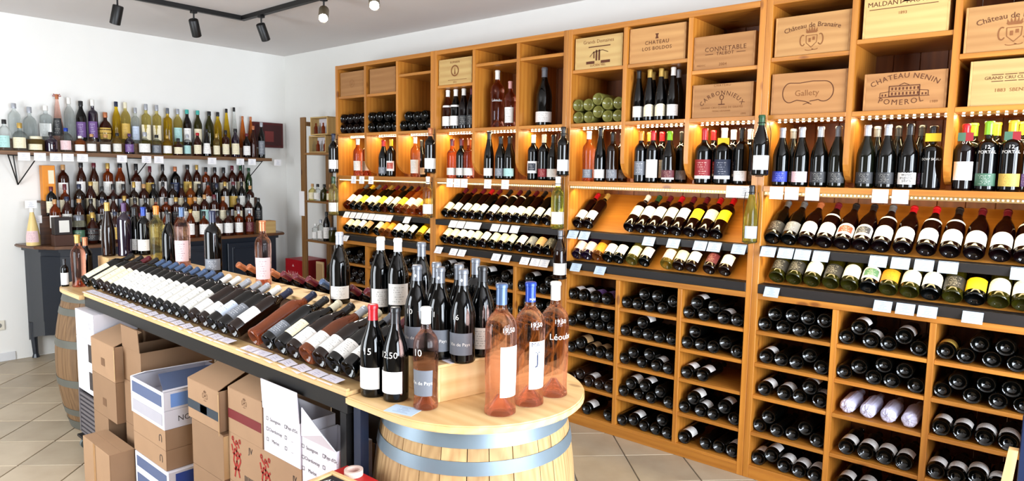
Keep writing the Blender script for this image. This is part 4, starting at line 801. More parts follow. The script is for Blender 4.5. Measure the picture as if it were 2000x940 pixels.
def stadium(xc, yc, r, yflat, sign):
    pts = [(xc + r * math.cos(a), yc + sign * r * math.sin(a)) for a in [PI * k / 28 for k in range(29)]]
    return [(xc + r, yflat)] + pts + [(xc - r, yflat)]
t = thing('rounded_tabletop', 'pale pine tabletop with a rounded end on the near barrel', 'tabletop', (BX, 5.0, ZT - .025))
bm = bmesh.new(); add_prism(bm, stadium(BX, 5.088, .366, 4.862, 1), ZT - .025, ZT); bmesh.ops.translate(bm, vec=-t.location, verts=bm.verts)
bmesh.ops.bevel(bm, geom=[e for e in bm.edges if abs(e.verts[0].co.z - e.verts[1].co.z) < 1e-5], offset=.004, segments=2, affect='EDGES')
put('board', mesh_of(bm, 'board'), TW[1], t)
t = thing('rounded_tabletop', 'pale pine tabletop with a rounded end on the far barrel', 'tabletop', (2.36, 2.1, ZT - .025))
bm = bmesh.new(); add_prism(bm, stadium(2.345, 2.115, .372, 2.40, -1), ZT - .025, ZT); bmesh.ops.translate(bm, vec=-t.location, verts=bm.verts)
bmesh.ops.bevel(bm, geom=[e for e in bm.edges if abs(e.verts[0].co.z - e.verts[1].co.z) < 1e-5], offset=.004, segments=2, affect='EDGES')
put('board', mesh_of(bm, 'board'), TW[1], t)
# the long double-sided rack between the barrels
t = thing('display_rack', 'long pine display rack with a dark steel frame between the barrels', 'display table', (BX, 3.6, 0))
XA, XR, XL = 2.695, BX - .035, 1.975
ya, yb = 2.405, 4.858
wbox('front_tray', TW[1], t, 2.585, XA, ya, yb, ZT - .004, ZT + .012); wbox('tray_lip', TW[1], t, XA - .014, XA, ya, yb, ZT + .012, ZT + .022)
wbox('end_board', TW[0], t, XL, XA - .10, yb - .016, yb - .001, ZT + .012, ZT + .034)
wbox('rear_tray', TW[1], t, XL, XL + .11, ya, yb, ZT - .004, ZT + .012)
wbox('steel_beam', M_beam, t, XA - .035, XA - .004, ya + .001, yb, ZT - .062, ZT - .005); wbox('steel_beam', M_beam, t, XL + .004, XL + .035, ya + .001, yb, ZT - .062, ZT - .005)
for y in (ya + .03, yb - .125): wbox('cross_beam', M_beam, t, XL + .035, XA - .035, y, y + .03, ZT - .062, ZT - .006)
for x in (XA - .037, XL + .004):
    for y in (yb - .042, ):
        wbox('leg', M_beam, t, x, x + .033, y, y + .035, 0, ZT - .062)
wbox('leg', mat('dark_steel_blue', (.13, .16, .24), .4, metal=.4), t, XA - .05, XA - .018, yb + .012, yb + .050, 0, ZT - .026)
RZ = 1.05
for s_, xe, xr in ((1, 2.600, XR + .066), (-1, XL + .095, XR - .066)):
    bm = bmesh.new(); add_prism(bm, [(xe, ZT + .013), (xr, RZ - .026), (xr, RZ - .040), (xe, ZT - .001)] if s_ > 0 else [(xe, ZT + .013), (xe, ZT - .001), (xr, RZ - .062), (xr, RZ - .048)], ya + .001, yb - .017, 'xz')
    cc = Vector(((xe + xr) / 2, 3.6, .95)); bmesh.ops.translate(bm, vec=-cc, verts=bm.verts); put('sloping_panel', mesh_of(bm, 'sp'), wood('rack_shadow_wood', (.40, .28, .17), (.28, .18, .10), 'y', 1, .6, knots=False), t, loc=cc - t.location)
wbox('ridge_board', TW[1], t, XR - .068, XR + .068, 2.185, yb - .001, RZ - .020, RZ)
for y in (ya + .02, 3.6, yb - .05): wbox('ridge_post', TW[2], t, XR - .03, XR + .03, y, y + .03, ZT + .012 if y != 3.6 else ZT + .0, RZ - .020)
wbox('far_post', TW[2], t, XR - .03, XR + .03, 2.20, 2.23, ZT + .001, RZ - .020)
t = thing('small_end_crate', 'small pine crate carrying tall bottles at the far ridge end', 'crate', (2.355, 2.09, ZT)); W3 = TW
wbox('top_board', TW[0], t, 2.225, 2.490, 2.005, 2.180, RZ - .012, RZ); wbox('end_panel', TW[0], t, 2.225, 2.490, 2.005, 2.017, ZT + .0005, RZ - .012); wbox('end_panel', TW[0], t, 2.225, 2.490, 2.168, 2.180, ZT + .0005, RZ - .012)
wbox('side_panel', TW[1], t, 2.478, 2.490, 2.017, 2.168, ZT + .0005, RZ - .012); wbox('side_panel', TW[1], t, 2.225, 2.237, 2.017, 2.168, ZT + .0005, RZ - .012)

# ---- sloping bottles, near side
SL = R(-63); ys = D['slope']
SP = [ # capsule, label, layout, glass, kind, words, half
 ('black', 'cream', 'full', 'dark', 'bordeaux', 'long cream label', 34), ('black', 'cream', 'full', 'dark', 'bordeaux', 'narrow cream label', 30), ('maroon', 'cream', 'full', 'brown', 'bordeaux', 'cream label and brown glass', 40), ('black', 'cream', 'full', 'brown', 'bordeaux', 'cream label stained at the edge', 44)]
SP += [('steelblue', 'offwhite', 'full', 'dark', 'bordeaux', 'long white label and blue-grey capsule', 60)] * 9
SP += [('white', 'offwhite', 'full', 'dark', 'bordeaux', 'long white label and white capsule', 60)] * 2
SP += [('silver', 'white', 'std', 'brown', 'bordeaux', 'short white label and silver capsule', 60)] * 2
SP += [('silver', 'paleblue', 'mid', 'dark', 'bordeaux', 'pale blue label', 60), ('white', 'grey', 'mid', 'dark', 'bordeaux', 'grey label', 60), ('navy', 'white', 'mid', 'brown', 'bordeaux', 'white label over dark glass', 50), ('navy', None, 'std', 'copper', 'provence', 'clear rosé glass', 50), ('black', 'grey', 'std', 'black', 'bordeaux', 'stone-grey patterned label', 60), ('cream', 'cream', 'mid', 'black', 'burgundy', 'small green-and-cream label', 34),
       ('black', 'white', 'std', 'brown', 'burgundy', 'white label with dark capsule', 70), ('silver', 'white', 'std', 'copper', 'burgundy', 'white label on amber-pink glass', 70), ('cream', 'white', 'std', 'brown', 'burgundy', 'white label and cream capsule', 70), ('grey', 'white', 'std', 'dark', 'burgundy', 'white label and slate capsule', 70), ('maroon', 'white', 'mid', 'black', 'bordeaux', 'tall white label and maroon capsule', 70), ('black', 'white', 'mid', 'black', 'burgundy', 'white label and a chalked 10', 66), ('maroon', 'white', 'full', 'copper', 'bordeaux', 'slanting white label on red-brown glass', 40), ('white', 'yellow', 'low', 'goldglass', 'burgundy', 'yellow label on olive-gold glass', 50)]
SP = SP[:len(ys)]
for it in range(60):
    for i in range(1, len(ys)):
        k_ = .0835 if i > 22 else .0768
        if ys[i] - ys[i - 1] < k_: m_ = (ys[i] + ys[i - 1]) / 2; ys[i - 1], ys[i] = m_ - k_ / 2, m_ + k_ / 2
    ys[-1] = min(ys[-1], yb - .062)
CNT = {}
for i, y in enumerate(ys):
    if y < ya + .04: pass
    cp, lb, ly, gl, kd, wd_, hf = SP[i]
    ds = 'sloping bottle with %s, %s from the far barrel' % (wd_, ORD[i])
    z = ZT + .058 if y > ya else ZT + .050
    b = bottle('sloping_wine_bottle', ds, 'bottle', kd, gl, cp, lb, ly, (2.640, y, z), rotm(SL, 'Y', .35 + random.uniform(-.08, .08)), 'bottles sloping along the display table', half=hf)
    if 'chalked' in wd_: wrap_text('10', .03, lambda a, q: prof_r(PROF['burgundy'], q), .165, 0, ink_w, b)
# ---- mirrored bottles on the far side, only their capsules peep over the ridge
for i in range(14):
    y = 3.30 + i * .108
    cp = ['maroon', 'maroon', 'maroon', 'steelblue'][i % 4] if i > 3 else 'copper'
    bottle('wine_bottle', 'dark bottle sloping down the wall side of the rack, %s of its row' % ORD[i], 'bottle', 'bordeaux', 'wine', cp, None, 'std', (XL + .030, y, ZT + .058), rotm(R(56), 'Y'), 'bottles on the wall side of the display rack', seg=20)
# ---- price cards lying in front
M_cardv = label_mat('price_card_lilac', 'e6e0ea', '7b6f9a', rows=6, dens=.75)
def flat_card(w, h):
    k = 'fcard%.3f_%.3f' % (w, h)
    if k in MC: return MC[k]
    bm = bmesh.new(); uvl = bm.loops.layers.uv.new('UVMap'); add_box(bm, -h / 2, h / 2, -w / 2, w / 2, 0, .0008, 0)
    for f in bm.faces:
        for lp in f.loops: lp[uvl].uv = ((lp.vert.co.y + w / 2) / w, 1 - (lp.vert.co.x + h / 2) / h)
    me = mesh_of(bm, 'card'); MC[k] = me; return me
yy = 2.44; i = 0
while yy < 4.80:
    if not (4.03 < yy < 4.13):
        o = put('price_card', flat_card(.085, .055), M_cardv, None, loc=(2.672, yy, ZT + .0225), rot=(0, R(7), random.uniform(-.25, .05)))
        tag(o, 'price card on the tray edge, %s from the far barrel' % ORD[i], 'price card', 'price cards along the tray edge'); i += 1
    yy += .092
# ---- standing bottles on the ridge
ri = D['ri']
RB = [('flute', 'brown', 'gold', None, 'std', 'tall brown bottle without label at the far ridge end', 1.0), ('magnum_tall', 'purple', 'purple', None, 'std', 'tall dark bottle with a purple capsule on the ridge', .82), ('burgundy', 'dark', 'black', 'white', 'std', 'dark bottle with white label beside the purple-capped one', 1.0), ('bordeaux', 'black', 'blue', 'white', 'std', 'dark bottle with a blue capsule and white label on the ridge', 1.0),
      ('provence', 'pale', 'orange', None, 'std', 'clear bottle with an orange capsule on the ridge', 1.03), ('burgundy', 'black', 'black', None, 'std', 'black bottle without label standing on the ridge', .97), ('magnum_tall', 'rose', 'steelblue', 'pink', 'tall', 'large rosé bottle with a blue-grey capsule on the ridge', .83), None, ('bordeaux', 'black', 'navy', 'grey', 'low', 'tall black bottle with navy capsule on the ridge', 1.10),
      ('provence', 'rose', 'copper', 'pink', 'tall', 'rosé bottle with a cream-gold capsule alone on the ridge', .98), ('burgundy', 'black', 'silver', 'white', 'low', 'dark bottle with silver capsule and wide white label on ridge', 1.0), ('burgundy', 'black', 'white', 'white', 'std', 'dark bottle with a white cap near the ridge end', 1.0), ('burgundy', 'black', 'white', 'white', 'mid', 'white-capped dark bottle closest to the crate', 1.0), ('burgundy', 'black', 'grey', 'grey', 'std', 'grey-capped dark bottle at the near end of the ridge', 1.0)]
ri = [[2.445, 2.062], [2.372, 2.118], [2.292, 2.062], [2.268, 2.140]] + ri[4:]
for n_, ((x, y), q) in enumerate(zip(ri, RB)):
    if not q: continue
    k, g, c, l, ly, ds, s = q
    if n_ > 3: x = min(max(x, XR - .02), XR + .025)
    if 'silver capsule' in ds: x = XR + .015
    if 'near end' in ds: y = 4.80
    b = bottle('wine_bottle', ds, 'bottle', k, g, c, l, ly, (x, y, RZ + .0003), (0, 0, .95), 'bottles standing on the ridge', half=60, scale=s)
D2 = [(2.235, 2.125, 'bordeaux', 'brown', 'maroon', 'brown-black bottle half hidden at the far ridge end')]
# far rounded end: three bottles
rfB = lambda a, z: prof_r(PROF['burgundy'], z)
bottle('wine_bottle', 'amber-brown bottle with a gold capsule on the far rounded end', 'bottle', 'provence', 'rose_deep', 'gold', None, 'std', (2.615, 2.070, ZT + .0003), (0, 0, .9), 'bottles on the far rounded end')
bottle('wine_bottle', 'black bottle with a copper capsule on the far rounded end', 'bottle', 'bordeaux', 'black', 'copper', None, 'std', (2.545, 1.970, ZT + .0003), (0, 0, .9), 'bottles on the far rounded end', scale=.95)
bottle('wine_bottle', 'small bottle with white label and black cap at the far table edge', 'bottle', 'bordeaux', 'dark', 'black', 'white', 'full', (2.670, 2.005, ZT + .0003), (0, 0, .9), 'bottles on the far rounded end', scale=.55)
# ---- crate on the near top with grey-labelled bottles
t = thing('low_wooden_crate', 'low pale pine crate on the near rounded tabletop carrying bottles', 'crate', (2.345, 5.030, ZT), (0, 0, R(-13)))
HW, HL, HH = .170, .130, .120
def lb_box(n, m, *b):
    bm = bmesh.new(); add_box(bm, *b, .0012); c = Vector(((b[0] + b[1]) / 2, (b[2] + b[3]) / 2, (b[4] + b[5]) / 2)); bmesh.ops.translate(bm, vec=-c, verts=bm.verts); put(n, mesh_of(bm, n), m, t, loc=c)
lb_box('top_board', TW[1], -HW, HW, -HL, HL, HH - .010, HH); lb_box('end_panel', TW[0], -HW + .010, HW - .010, HL - .010, HL, .0003, HH - .010); lb_box('end_panel', TW[0], -HW + .010, HW - .010, -HL, -HL + .010, .0003, HH - .010)
lb_box('side_panel', TW[1], HW - .010, HW, -HL, HL, .0003, HH - .010); lb_box('side_panel', TW[1], -HW, -HW + .010, -HL, HL, .0003, HH - .010)
CZ = ZT + HH + .0003
def pays(b, s, price, ang=0.0):
    rf = lambda a, z: prof_r(PROF['burgundy'], z)
    wrap_text('Vin de Pays', .0145, rf, .062, ang, ink_w, b)
    wrap_text(price, .024, rf, .148, ang - .35, ink_w, b)
FA = 1.05
for x, y, pr, ds in ((2.492, 4.966, '10', 'grey-labelled bottle chalked 10 on the crate'), (2.470, 5.052, '11', 'grey-labelled bottle in the middle of the crate front'), (2.450, 5.136, '16', 'grey-labelled bottle chalked 16 at the crate corner')):
    b = bottle('wine_bottle', ds, 'bottle', 'burgundy', 'black', 'grey', 'plaingrey', 'std', (x, y, CZ), (0, 0, FA - .55), 'bottles on the near crate', half=62, centre=0, seg=32)
    pays(b, 1, pr, .05)
    bm = bmesh.new(); a = Vector((.0152, 0, .262)); bm.faces.new([bm.verts.new(a + Vector(v)) for v in ((0.0004, -.004, 0), (.0004, 0, -.006), (.0004, .004, 0), (.0004, 0, .006))]); put('capsule_emblem', mesh_of(bm, 'e'), ink_w, b)
for x, y, ds in ((2.402, 4.962, 'dark bottle behind, corner side of the crate'), (2.378, 5.045, 'dark bottle in the second rank on the crate')):
    bottle('wine_bottle', ds, 'bottle', 'burgundy', 'black', 'grey', 'grey', 'std', (x, y, CZ), (0, 0, .6), 'bottles on the near crate', half=62, seg=32)
bottle('wine_bottle', 'dark bottle with a cream label and black capsule beside the rosés', 'bottle', 'burgundy', 'black', 'black', 'offwhite', 'std', (2.352, 5.128, CZ), (0, 0, .62), 'bottles on the near crate', half=55, seg=32)
bottle('wine_bottle', 'grey-capped bottle furthest back on the crate', 'bottle', 'bordeaux', 'black', 'grey', None, 'std', (2.262, 5.010, CZ), (0, 0, .62), 'bottles on the near crate', seg=32)
o = put('price_card', flat_card(.10, .06), M_cardv, None, loc=(2.462, 5.092, ZT + HH + .0004), rot=(0, 0, R(-13))); tag(o, 'price sheet lying on the corner of the low crate', 'price card')
# ---- bottles directly on the near top
rf = lambda a, z: prof_r(PROF['burgundy'], z)
b = bottle('wine_bottle', 'dark bottle with a red capsule chalked 15 on near tabletop', 'bottle', 'burgundy', 'black', 'red', 'white', 'std', (2.624, 4.905, ZT + .0003), (0, 0, .38), half=58, seg=40); wrap_text('15', .030, rf, .150, .05, ink_w, b)
b = bottle('wine_bottle', 'dark bottle with a black capsule chalked 12,50 on near tabletop', 'bottle', 'burgundy', 'black', 'black', 'white', 'std', (2.604, 4.992, ZT + .0003), (0, 0, .38), half=58, seg=40); wrap_text('12,50', .028, rf, .150, -.1, ink_w, b)
rf = lambda a, z: prof_r(PROF['provence'], z)
b = bottle('wine_bottle', 'rosé bottle with grey label chalked 10 and a white capsule', 'bottle', 'provence', 'rose', 'white', 'plaingrey', 'mid', (2.590, 5.118, ZT + .0003), (0, 0, .45), half=55, seg=40, scale=1.0); wrap_text('10', .030, rf, .178, -.3, ink_w, b); wrap_text('Vin de Pays', .0150, rf, .085, .0, ink_w, b)
o = put('price_card', flat_card(.10, .065), M_cardb, None, loc=(2.655, 5.090, ZT + .0004), rot=(0, 0, R(15))); tag(o, 'price card lying in front of the chalked rosé bottle', 'price card')
def big_rose(x, y, cap, lab, ds, yaw, z0, z1, half, scale, cen=0):
    t = thing('rose_magnum', ds, 'bottle', (x, y, ZT + .0003), (0, 0, yaw), 'large rosé bottles on the rounded tabletop'); t.scale = (scale,) * 3
    p = PROF['magnum_tall']; put('glass_body', lathe_mesh('body_magnum_tall_48', p, 48), G['rose'], t); put('capsule', cap_mesh('cap_mt', p, NECK['magnum_tall'], seg=32), capmat(cap), t)
    if lab: put('label', label_mesh('lab_mt_%s' % ds[:20], lambda a, z: prof_r(p, z), z0, z1, R(half), c=cen, nu=14), LAB[lab], t)
    return t
rf = lambda a, z: prof_r(PROF['magnum_tall'], z)
LAB['plainwhite'] = mat('label_plain_white', 'f4f2ef', .5)
b = big_rose(2.466, 5.313, 'steelblue', 'plainwhite', 'large rosé bottle with a tall white label, nearest the camera', 1.02, .060, .215, 38, .985, .35)
wrap_text('&', .05, rf, .16, .45, LAB['paleblue'], b); wrap_text('Rosé', .014, rf, .10, .35, LAB['paleblue'], b); wrap_text('19,50', .020, rf, .265, .2, ink_w, b)
b = big_rose(2.344, 5.325, 'blue', 'plainwhite', 'large rosé bottle with a blue capsule and anchor label, middle one', .98, .105, .235, 34, .965, .2)
wrap_text('MAS', .020, rf, .205, .2, LAB['navy'], b)
wrap_text('J', .045, rf, .155, .25, LAB['navy'], b); wrap_text('T', .030, rf, .17, .27, LAB['navy'], b); wrap_text('MAS', .011, lambda a, z: .0168, .345, .15, ink_w, b); wrap_text('19,50', .020, rf, .268, .15, ink_w, b)
b = big_rose(2.223, 5.331, 'white', None, 'large rosé bottle with white Léoube lettering, rearmost of three', .95, 0, 0, 0, .935)
wrap_text('Léoube', .030, rf, .215, .25, ink_w, b); wrap_text('19,50', .020, rf, .268, .1, ink_w, b)
# ------------------------------------------------------------------ cartons under the table
KB = mat('kraft_card', (.62, .49, .37), .75, var=.08); KB2 = mat('kraft_card_dark', (.54, .42, .31), .75, var=.08); KW = mat('white_card', (.86, .85, .88), .6, var=.03)
KL = mat('pale_card_edge', (.80, .68, .50), .8); M_tape = mat('parcel_tape', (.62, .44, .24), .25, coat=.4)
I_k = mat('print_dark', (.22, .19, .18), .7); I_r = mat('print_red', (.62, .14, .10), .7); I_br = mat('print_brown', (.42, .30, .20), .7); I_m = mat('print_maroon', (.42, .09, .10), .6); I_bl = mat('print_blue', (.20, .30, .62), .6); I_lb = mat('print_light_blue', (.45, .60, .85), .6); I_gb = mat('print_grey_blue', (.33, .38, .50), .6); I_t = mat('print_slate', (.16, .20, .24), .6)
def carton(label, y0, y1, z0, z1, x=2.655, depth=.26, m=KB, top='shut', group=None, name='carton'):
    """walls of their own thickness; the face toward the shop is x"""
    t = thing(name, label, 'box', (x, (y0 + y1) / 2, z0), group=group); T = .004
    z0 += .0004; z1 -= .0004
    wbox('side_wall', m, t, x - T, x, y0, y1, z0, z1, .001); wbox('side_wall', m, t, x - depth, x - depth + T, y0, y1, z0, z1, .001)
    wbox('end_wall', m, t, x - depth + T, x - T, y1 - T, y1, z0, z1, .0008); wbox('end_wall', m, t, x - depth + T, x - T, y0, y0 + T, z0, z1, .0008)
    wbox('bottom', m, t, x - depth + T, x - T, y0 + T, y1 - T, z0, z0 + T, .0005)
    if top == 'shut':
        xm = x - depth / 2
        wbox('flap', m, t, xm + .0005, x - T, y0 + T, y1 - T, z1 - T, z1, .0005); wbox('flap', m, t, x - depth + T, xm - .0005, y0 + T, y1 - T, z1 - T, z1, .0005)
    return t
def flapq(t, pts, m, th=.003):
    """a folded flap from four world points"""
    P = [Vector(p) - t.location for p in pts]; n = (P[1] - P[0]).cross(P[3] - P[0]).normalized() * th
    bm = bmesh.new(); a = [bm.verts.new(p) for p in P]; b = [bm.verts.new(p + n) for p in P]
    bm.faces.new(a[::-1]); bm.faces.new(b)
    for i in range(4): bm.faces.new((a[i], a[(i + 1) % 4], b[(i + 1) % 4], b[i]))
    bmesh.ops.recalc_face_normals(bm, faces=bm.faces); return put('flap', mesh_of(bm, 'flap'), m, t)
def fx(t, s, size, dy, dz, m, up=1, x=.0006): return text_on_plane(s, size, m, t, (x, dy, dz), (0, up, 0), (0, 0, up))
def fy(t, s, size, dx, dz, m, w, up=1): return text_on_plane(s, size, m, t, (dx, w + .0006, dz), (-up, 0, 0), (0, 0, up))
def px_(t, rects, m, name='print'):
    bm = bmesh.new()
    for r in rects:
        f = bm.faces.new([bm.verts.new((.0011, a, b)) for a, b in (r if isinstance(r, list) else rect(*r))])
        if f.normal.x < 0: f.normal_flip()
    return put(name, mesh_of(bm, 'print'), m, t)
def py_(t, rects, m, w, name='print'):
    bm = bmesh.new()
    for r in rects:
        f = bm.faces.new([bm.verts.new((a, w + .0010, b)) for a, b in rect(*r)])
    bm.normal_update()
    for f in bm.faces:
        if f.normal.y < 0: f.normal_flip()
    return put(name, mesh_of(bm, 'print'), m, t)
# dolly and crate under the white boxes
t = thing('bottle_dolly', 'low dolly with grey castors under the carton stacks by the far barrel', 'dolly', (2.62, 2.60, 0))
wbox('platform', M_beam, t, 2.50, 2.745, 2.35, 2.846, .066, .080)
bm = bmesh.new(); add_tube(bm, [(0, -.012, 0), (0, .012, 0)], .028, 18); wheel_me = mesh_of(bm, 'castor')
bm = bmesh.new(); add_box(bm, -.018, .018, -.02, -.014, -.002, .036, 0); add_box(bm, -.018, .018, .014, .02, -.002, .036, 0); fork_me = mesh_of(bm, 'fork')
for x in (2.53, 2.715):
    for y in (2.39, 2.66):
        o = put('castor', wheel_me, mat('castor_grey', (.35, .38, .38), .4), t, loc=(x - 2.62, y - 2.60, .029)); put('fork', fork_me, M_alu, o)
t = thing('plastic_crate', 'grey plastic crate under the white cartons with slotted sides', 'crate', (2.62, 2.47, .0805))
M_pc = mat('grey_plastic', (.38, .36, .37), .5)
wbox('base', M_pc, t, 2.50, 2.72, 2.335, 2.62, .081, .091)
for k in range(9): wbox('slat', M_pc, t, 2.708, 2.72, 2.335, 2.62, .100 + k * .026, .115 + k * .026, .001)
for y in (2.335, 2.608): wbox('corner_post', M_pc, t, 2.704, 2.7235, y, y + .012, .091, .343)
wbox('end_wall', M_pc, t, 2.50, 2.703, 2.608, 2.62, .091, .343); wbox('end_wall', M_pc, t, 2.50, 2.703, 2.335, 2.347, .091, .343); wbox('rear_wall', M_pc, t, 2.50, 2.51, 2.347, 2.608, .091, .343)
for q, (z0, z1) in enumerate(((.344, .498), (.499, .651), (.652, .803))):
    t = carton('white wine carton, %s in the stack by the far barrel' % ('lowest', 'middle', 'topmost')[q], 2.336, 2.62, z0, z1, x=2.72, depth=.22, m=KW, group='white cartons by the far barrel')
    if q < 2: px_(t, [(.045, .03, .095, .13)], I_k, 'dark_window')
    else: fx(t, 'U', .05, .09, .08, mat('print_pale', (.66, .65, .68), .7), 1)
# brown stack A
for q, (z0, z1, ye) in enumerate(((.0805, .295, 2.845), (.2955, .510, 2.968), (.5105, .695, 2.968))):
    t = carton('brown carton, %s of the three next to the white stack' % ('lowest', 'middle', 'topmost')[q], 2.636, ye, z0, z1, x=2.740, depth=.26, m=KB2 if q < 2 else KB, top='open' if q == 2 else 'shut', group='brown cartons beside the white stack')
    px_(t, [(-.02, .06, .03, .10)], I_br, 'stamp')
    if q == 2:
        flapq(t, [(2.74, 2.968, .695), (2.74, 2.968, .53), (2.752, 3.005, .535), (2.752, 3.005, .69)], KL); flapq(t, [(2.74, 2.64, .695), (2.74, 2.965, .695), (2.60, 2.955, .745), (2.60, 2.66, .745)], KB)
t = carton('tall open brown carton with one flap raised, behind the blue-white boxes', 2.975, 3.195, .305, .700, x=2.700, depth=.36, m=KB2, top='open')
flapq(t, [(2.70, 2.975, .700), (2.70, 3.192, .700), (2.705, 3.188, .812), (2.705, 2.980, .812)], KB2); px_(t, [(-.108, .225, .108, .228)], I_br, 'seam')
t = carton('brown carton under the tall open one', 2.975, 3.195, .0, .3045, x=2.70, depth=.34, m=KB2)
t = carton('small brown carton on the floor in front of the open carton', 2.850, 3.210, 0, .243, x=2.860, depth=.112, m=KB); px_(t, [(-.035, .0, -.005, .243)], M_tape, 'tape')
# blue-white stack
def bluewhite(label, z0, z1, y0=3.228, y1=3.600, top='shut', txt=None, band=I_gb, txt_m=I_k, field=None, up=-1):
    t = carton(label, y0, y1, z0, z1, x=2.76, depth=.36, m=KW, top=top); h = z1 - z0; w = (y1 - y0) / 2
    if band: px_(t, [(-w + .02, .016, w - .02, h - .016)], band, 'printed_panel')
    if field: py_(t, [(-.33, .012, -.03, h - .012)], field, w, 'printed_panel')
    if txt: fy(t, txt, h * .42, -.15, h * .5, txt_m, w, up)
    return t
t = bluewhite('white carton with blue panels and an open lid, top of its stack', .5265, .612, top='open', txt='Alpina', field=I_lb, txt_m=I_bl, up=-1)
flapq(t, [(2.757, 3.598, .612), (2.42, 3.598, .612), (2.42, 3.42, .640), (2.70, 3.40, .640)], I_gb)
flapq(t, [(2.757, 3.232, .613), (2.42, 3.232, .613), (2.42, 3.34, .640), (2.72, 3.30, .640)], KW)
flapq(t, [(2.762, 3.60, .6135), (2.40, 3.60, .6135), (2.40, 3.585, .616), (2.757, 3.585, .616)], KW)
t = bluewhite('white carton with upside-down dark lettering under the open-lid one', .440, .526, txt='SELECTION', band=mat('print_pale', (.66, .65, .68), .7), txt_m=I_k)
for q, (z0, z1) in enumerate(((.252, .3455), (.346, .4395))):
    t = carton('long brown carton, %s of the two under the blue-white boxes' % ('lower', 'upper')[q], 3.238, 3.60, z0, z1, x=2.758, depth=.35, m=KB, group='long brown cartons under the blue-white boxes'); fx(t, 'U', .05, .13, .05, I_k, -1)
t = bluewhite('white and blue carton lettered ALBA upside down, near the floor', .168, .2515, y0=3.250, y1=3.625, txt='ALBA', field=I_bl, txt_m=LAB['white'], band=I_gb)
t = bluewhite('white and blue carton below the carton lettered ALBA', .084, .1675, y0=3.250, y1=3.625, field=I_bl, band=I_gb)
t = bluewhite('lowest white and blue carton, standing on the floor', 0, .0835, y0=3.250, y1=3.625, field=I_bl, band=I_gb)
# grey band carton and the ones below
t = carton('brown carton with a dark blue band and flaps half open', 3.755, 4.035, .538, .708, x=2.72, depth=.30, m=KB, top='open')
px_(t, [(-.14, .045, .14, .083)], I_t, 'printed_band'); px_(t, [(-.025, .047, .035, .081)], I_gb, 'printed_badge'); px_(t, crest(.02, .125, .035), I_br, 'printed_crest')
flapq(t, [(2.72, 3.76, .708), (2.72, 4.03, .708), (2.57, 4.01, .765), (2.57, 3.78, .765)], KB); flapq(t, [(2.42, 3.76, .708), (2.42, 4.03, .708), (2.56, 4.02, .757), (2.56, 3.77, .757)], KB2)
flapq(t, [(2.72, 4.0352, .708), (2.72, 4.0352, .538), (2.735, 4.066, .538), (2.735, 4.066, .708)], KL)
t = carton('brown carton under the dark-banded one', 3.785, 4.065, .340, .5375, x=2.72, depth=.30, m=KB2); py_(t, [(-.06, .01, -.0, .19)], KL, .14, 'pale_edge')
t = carton('brown carton, second below the dark-banded one', 3.785, 4.065, .170, .3395, x=2.72, depth=.30, m=KB2)
t = carton('brown carton on the floor under the dark-banded stack', 3.785, 4.065, 0, .1695, x=2.72, depth=.30, m=KB2)
t = carton('brown carton with a maroon band leaning under the table edge', 4.076, 4.338, .553, .735, x=2.702, depth=.30, m=KB, top='open')
px_(t, [(-.13, .060, .125, .098)], I_m, 'printed_band'); px_(t, crest(.0, .145, .03), I_br, 'printed_crest')
flapq(t, [(2.702, 4.08, .735), (2.702, 4.335, .735), (2.53, 4.325, .800), (2.53, 4.09, .800)], KB)
def figures(t, y, z, s):
    P = []
    for a, b in (((0, 1.0), (0, .55)), ((-.12, .9), (.12, .8)), ((0, .55), (-.14, .0)), ((0, .55), (.16, .05)), ((-.12, .9), (-.2, .5)), ((.12, .8), (.24, .6)), ((.24, .6), (.1, .35)), ((-.2, .5), (-.05, .3)), ((-.18, .25), (.18, .30)), ((-.2, 1.12), (-.05, 1.0)), ((.05, 1.15), (.16, .98)), ((-.25, .75), (.0, .7)), ((.05, .62), (.26, .85)), ((-.3, 1.0), (-.24, .8))): P += stroke([(y + a[0] * s, z + a[1] * s), (y + b[0] * s, z + b[1] * s)], .07 * s)
    for a, b in ((0, 1.12), (-.22, 1.2), (.2, 1.2)): P += ring(y + a * s, z + b * s, .05 * s, .06 * s, .05 * s, n=8)
    px_(t, P, I_r, 'red_figures')
t = carton('brown carton with red dancing figures printed on its side', 4.070, 4.598, .350, .5525, x=2.700, depth=.32, m=KB)
figures(t, -.200, .025, .13); figures(t, .02, .015, .13); fx(t, 'JV', .035, -.09, .165, I_k); fx(t, 'JV', .03, .22, .155, I_k); px_(t, [(-.14 + k * .011, .02, -.135 + k * .011, .055) for k in range(7)], I_k, 'barcode')
t = carton('brown carton with red figures below the dancing ones', 4.070, 4.598, 0.150, .3495, x=2.700, depth=.32, m=KB); figures(t, -.200, .035, .13); figures(t, .02, .035, .13)
t = carton('lowest brown carton of the red-figured stack, on the floor', 4.070, 4.598, 0.0, .1495, x=2.700, depth=.32, m=KB)
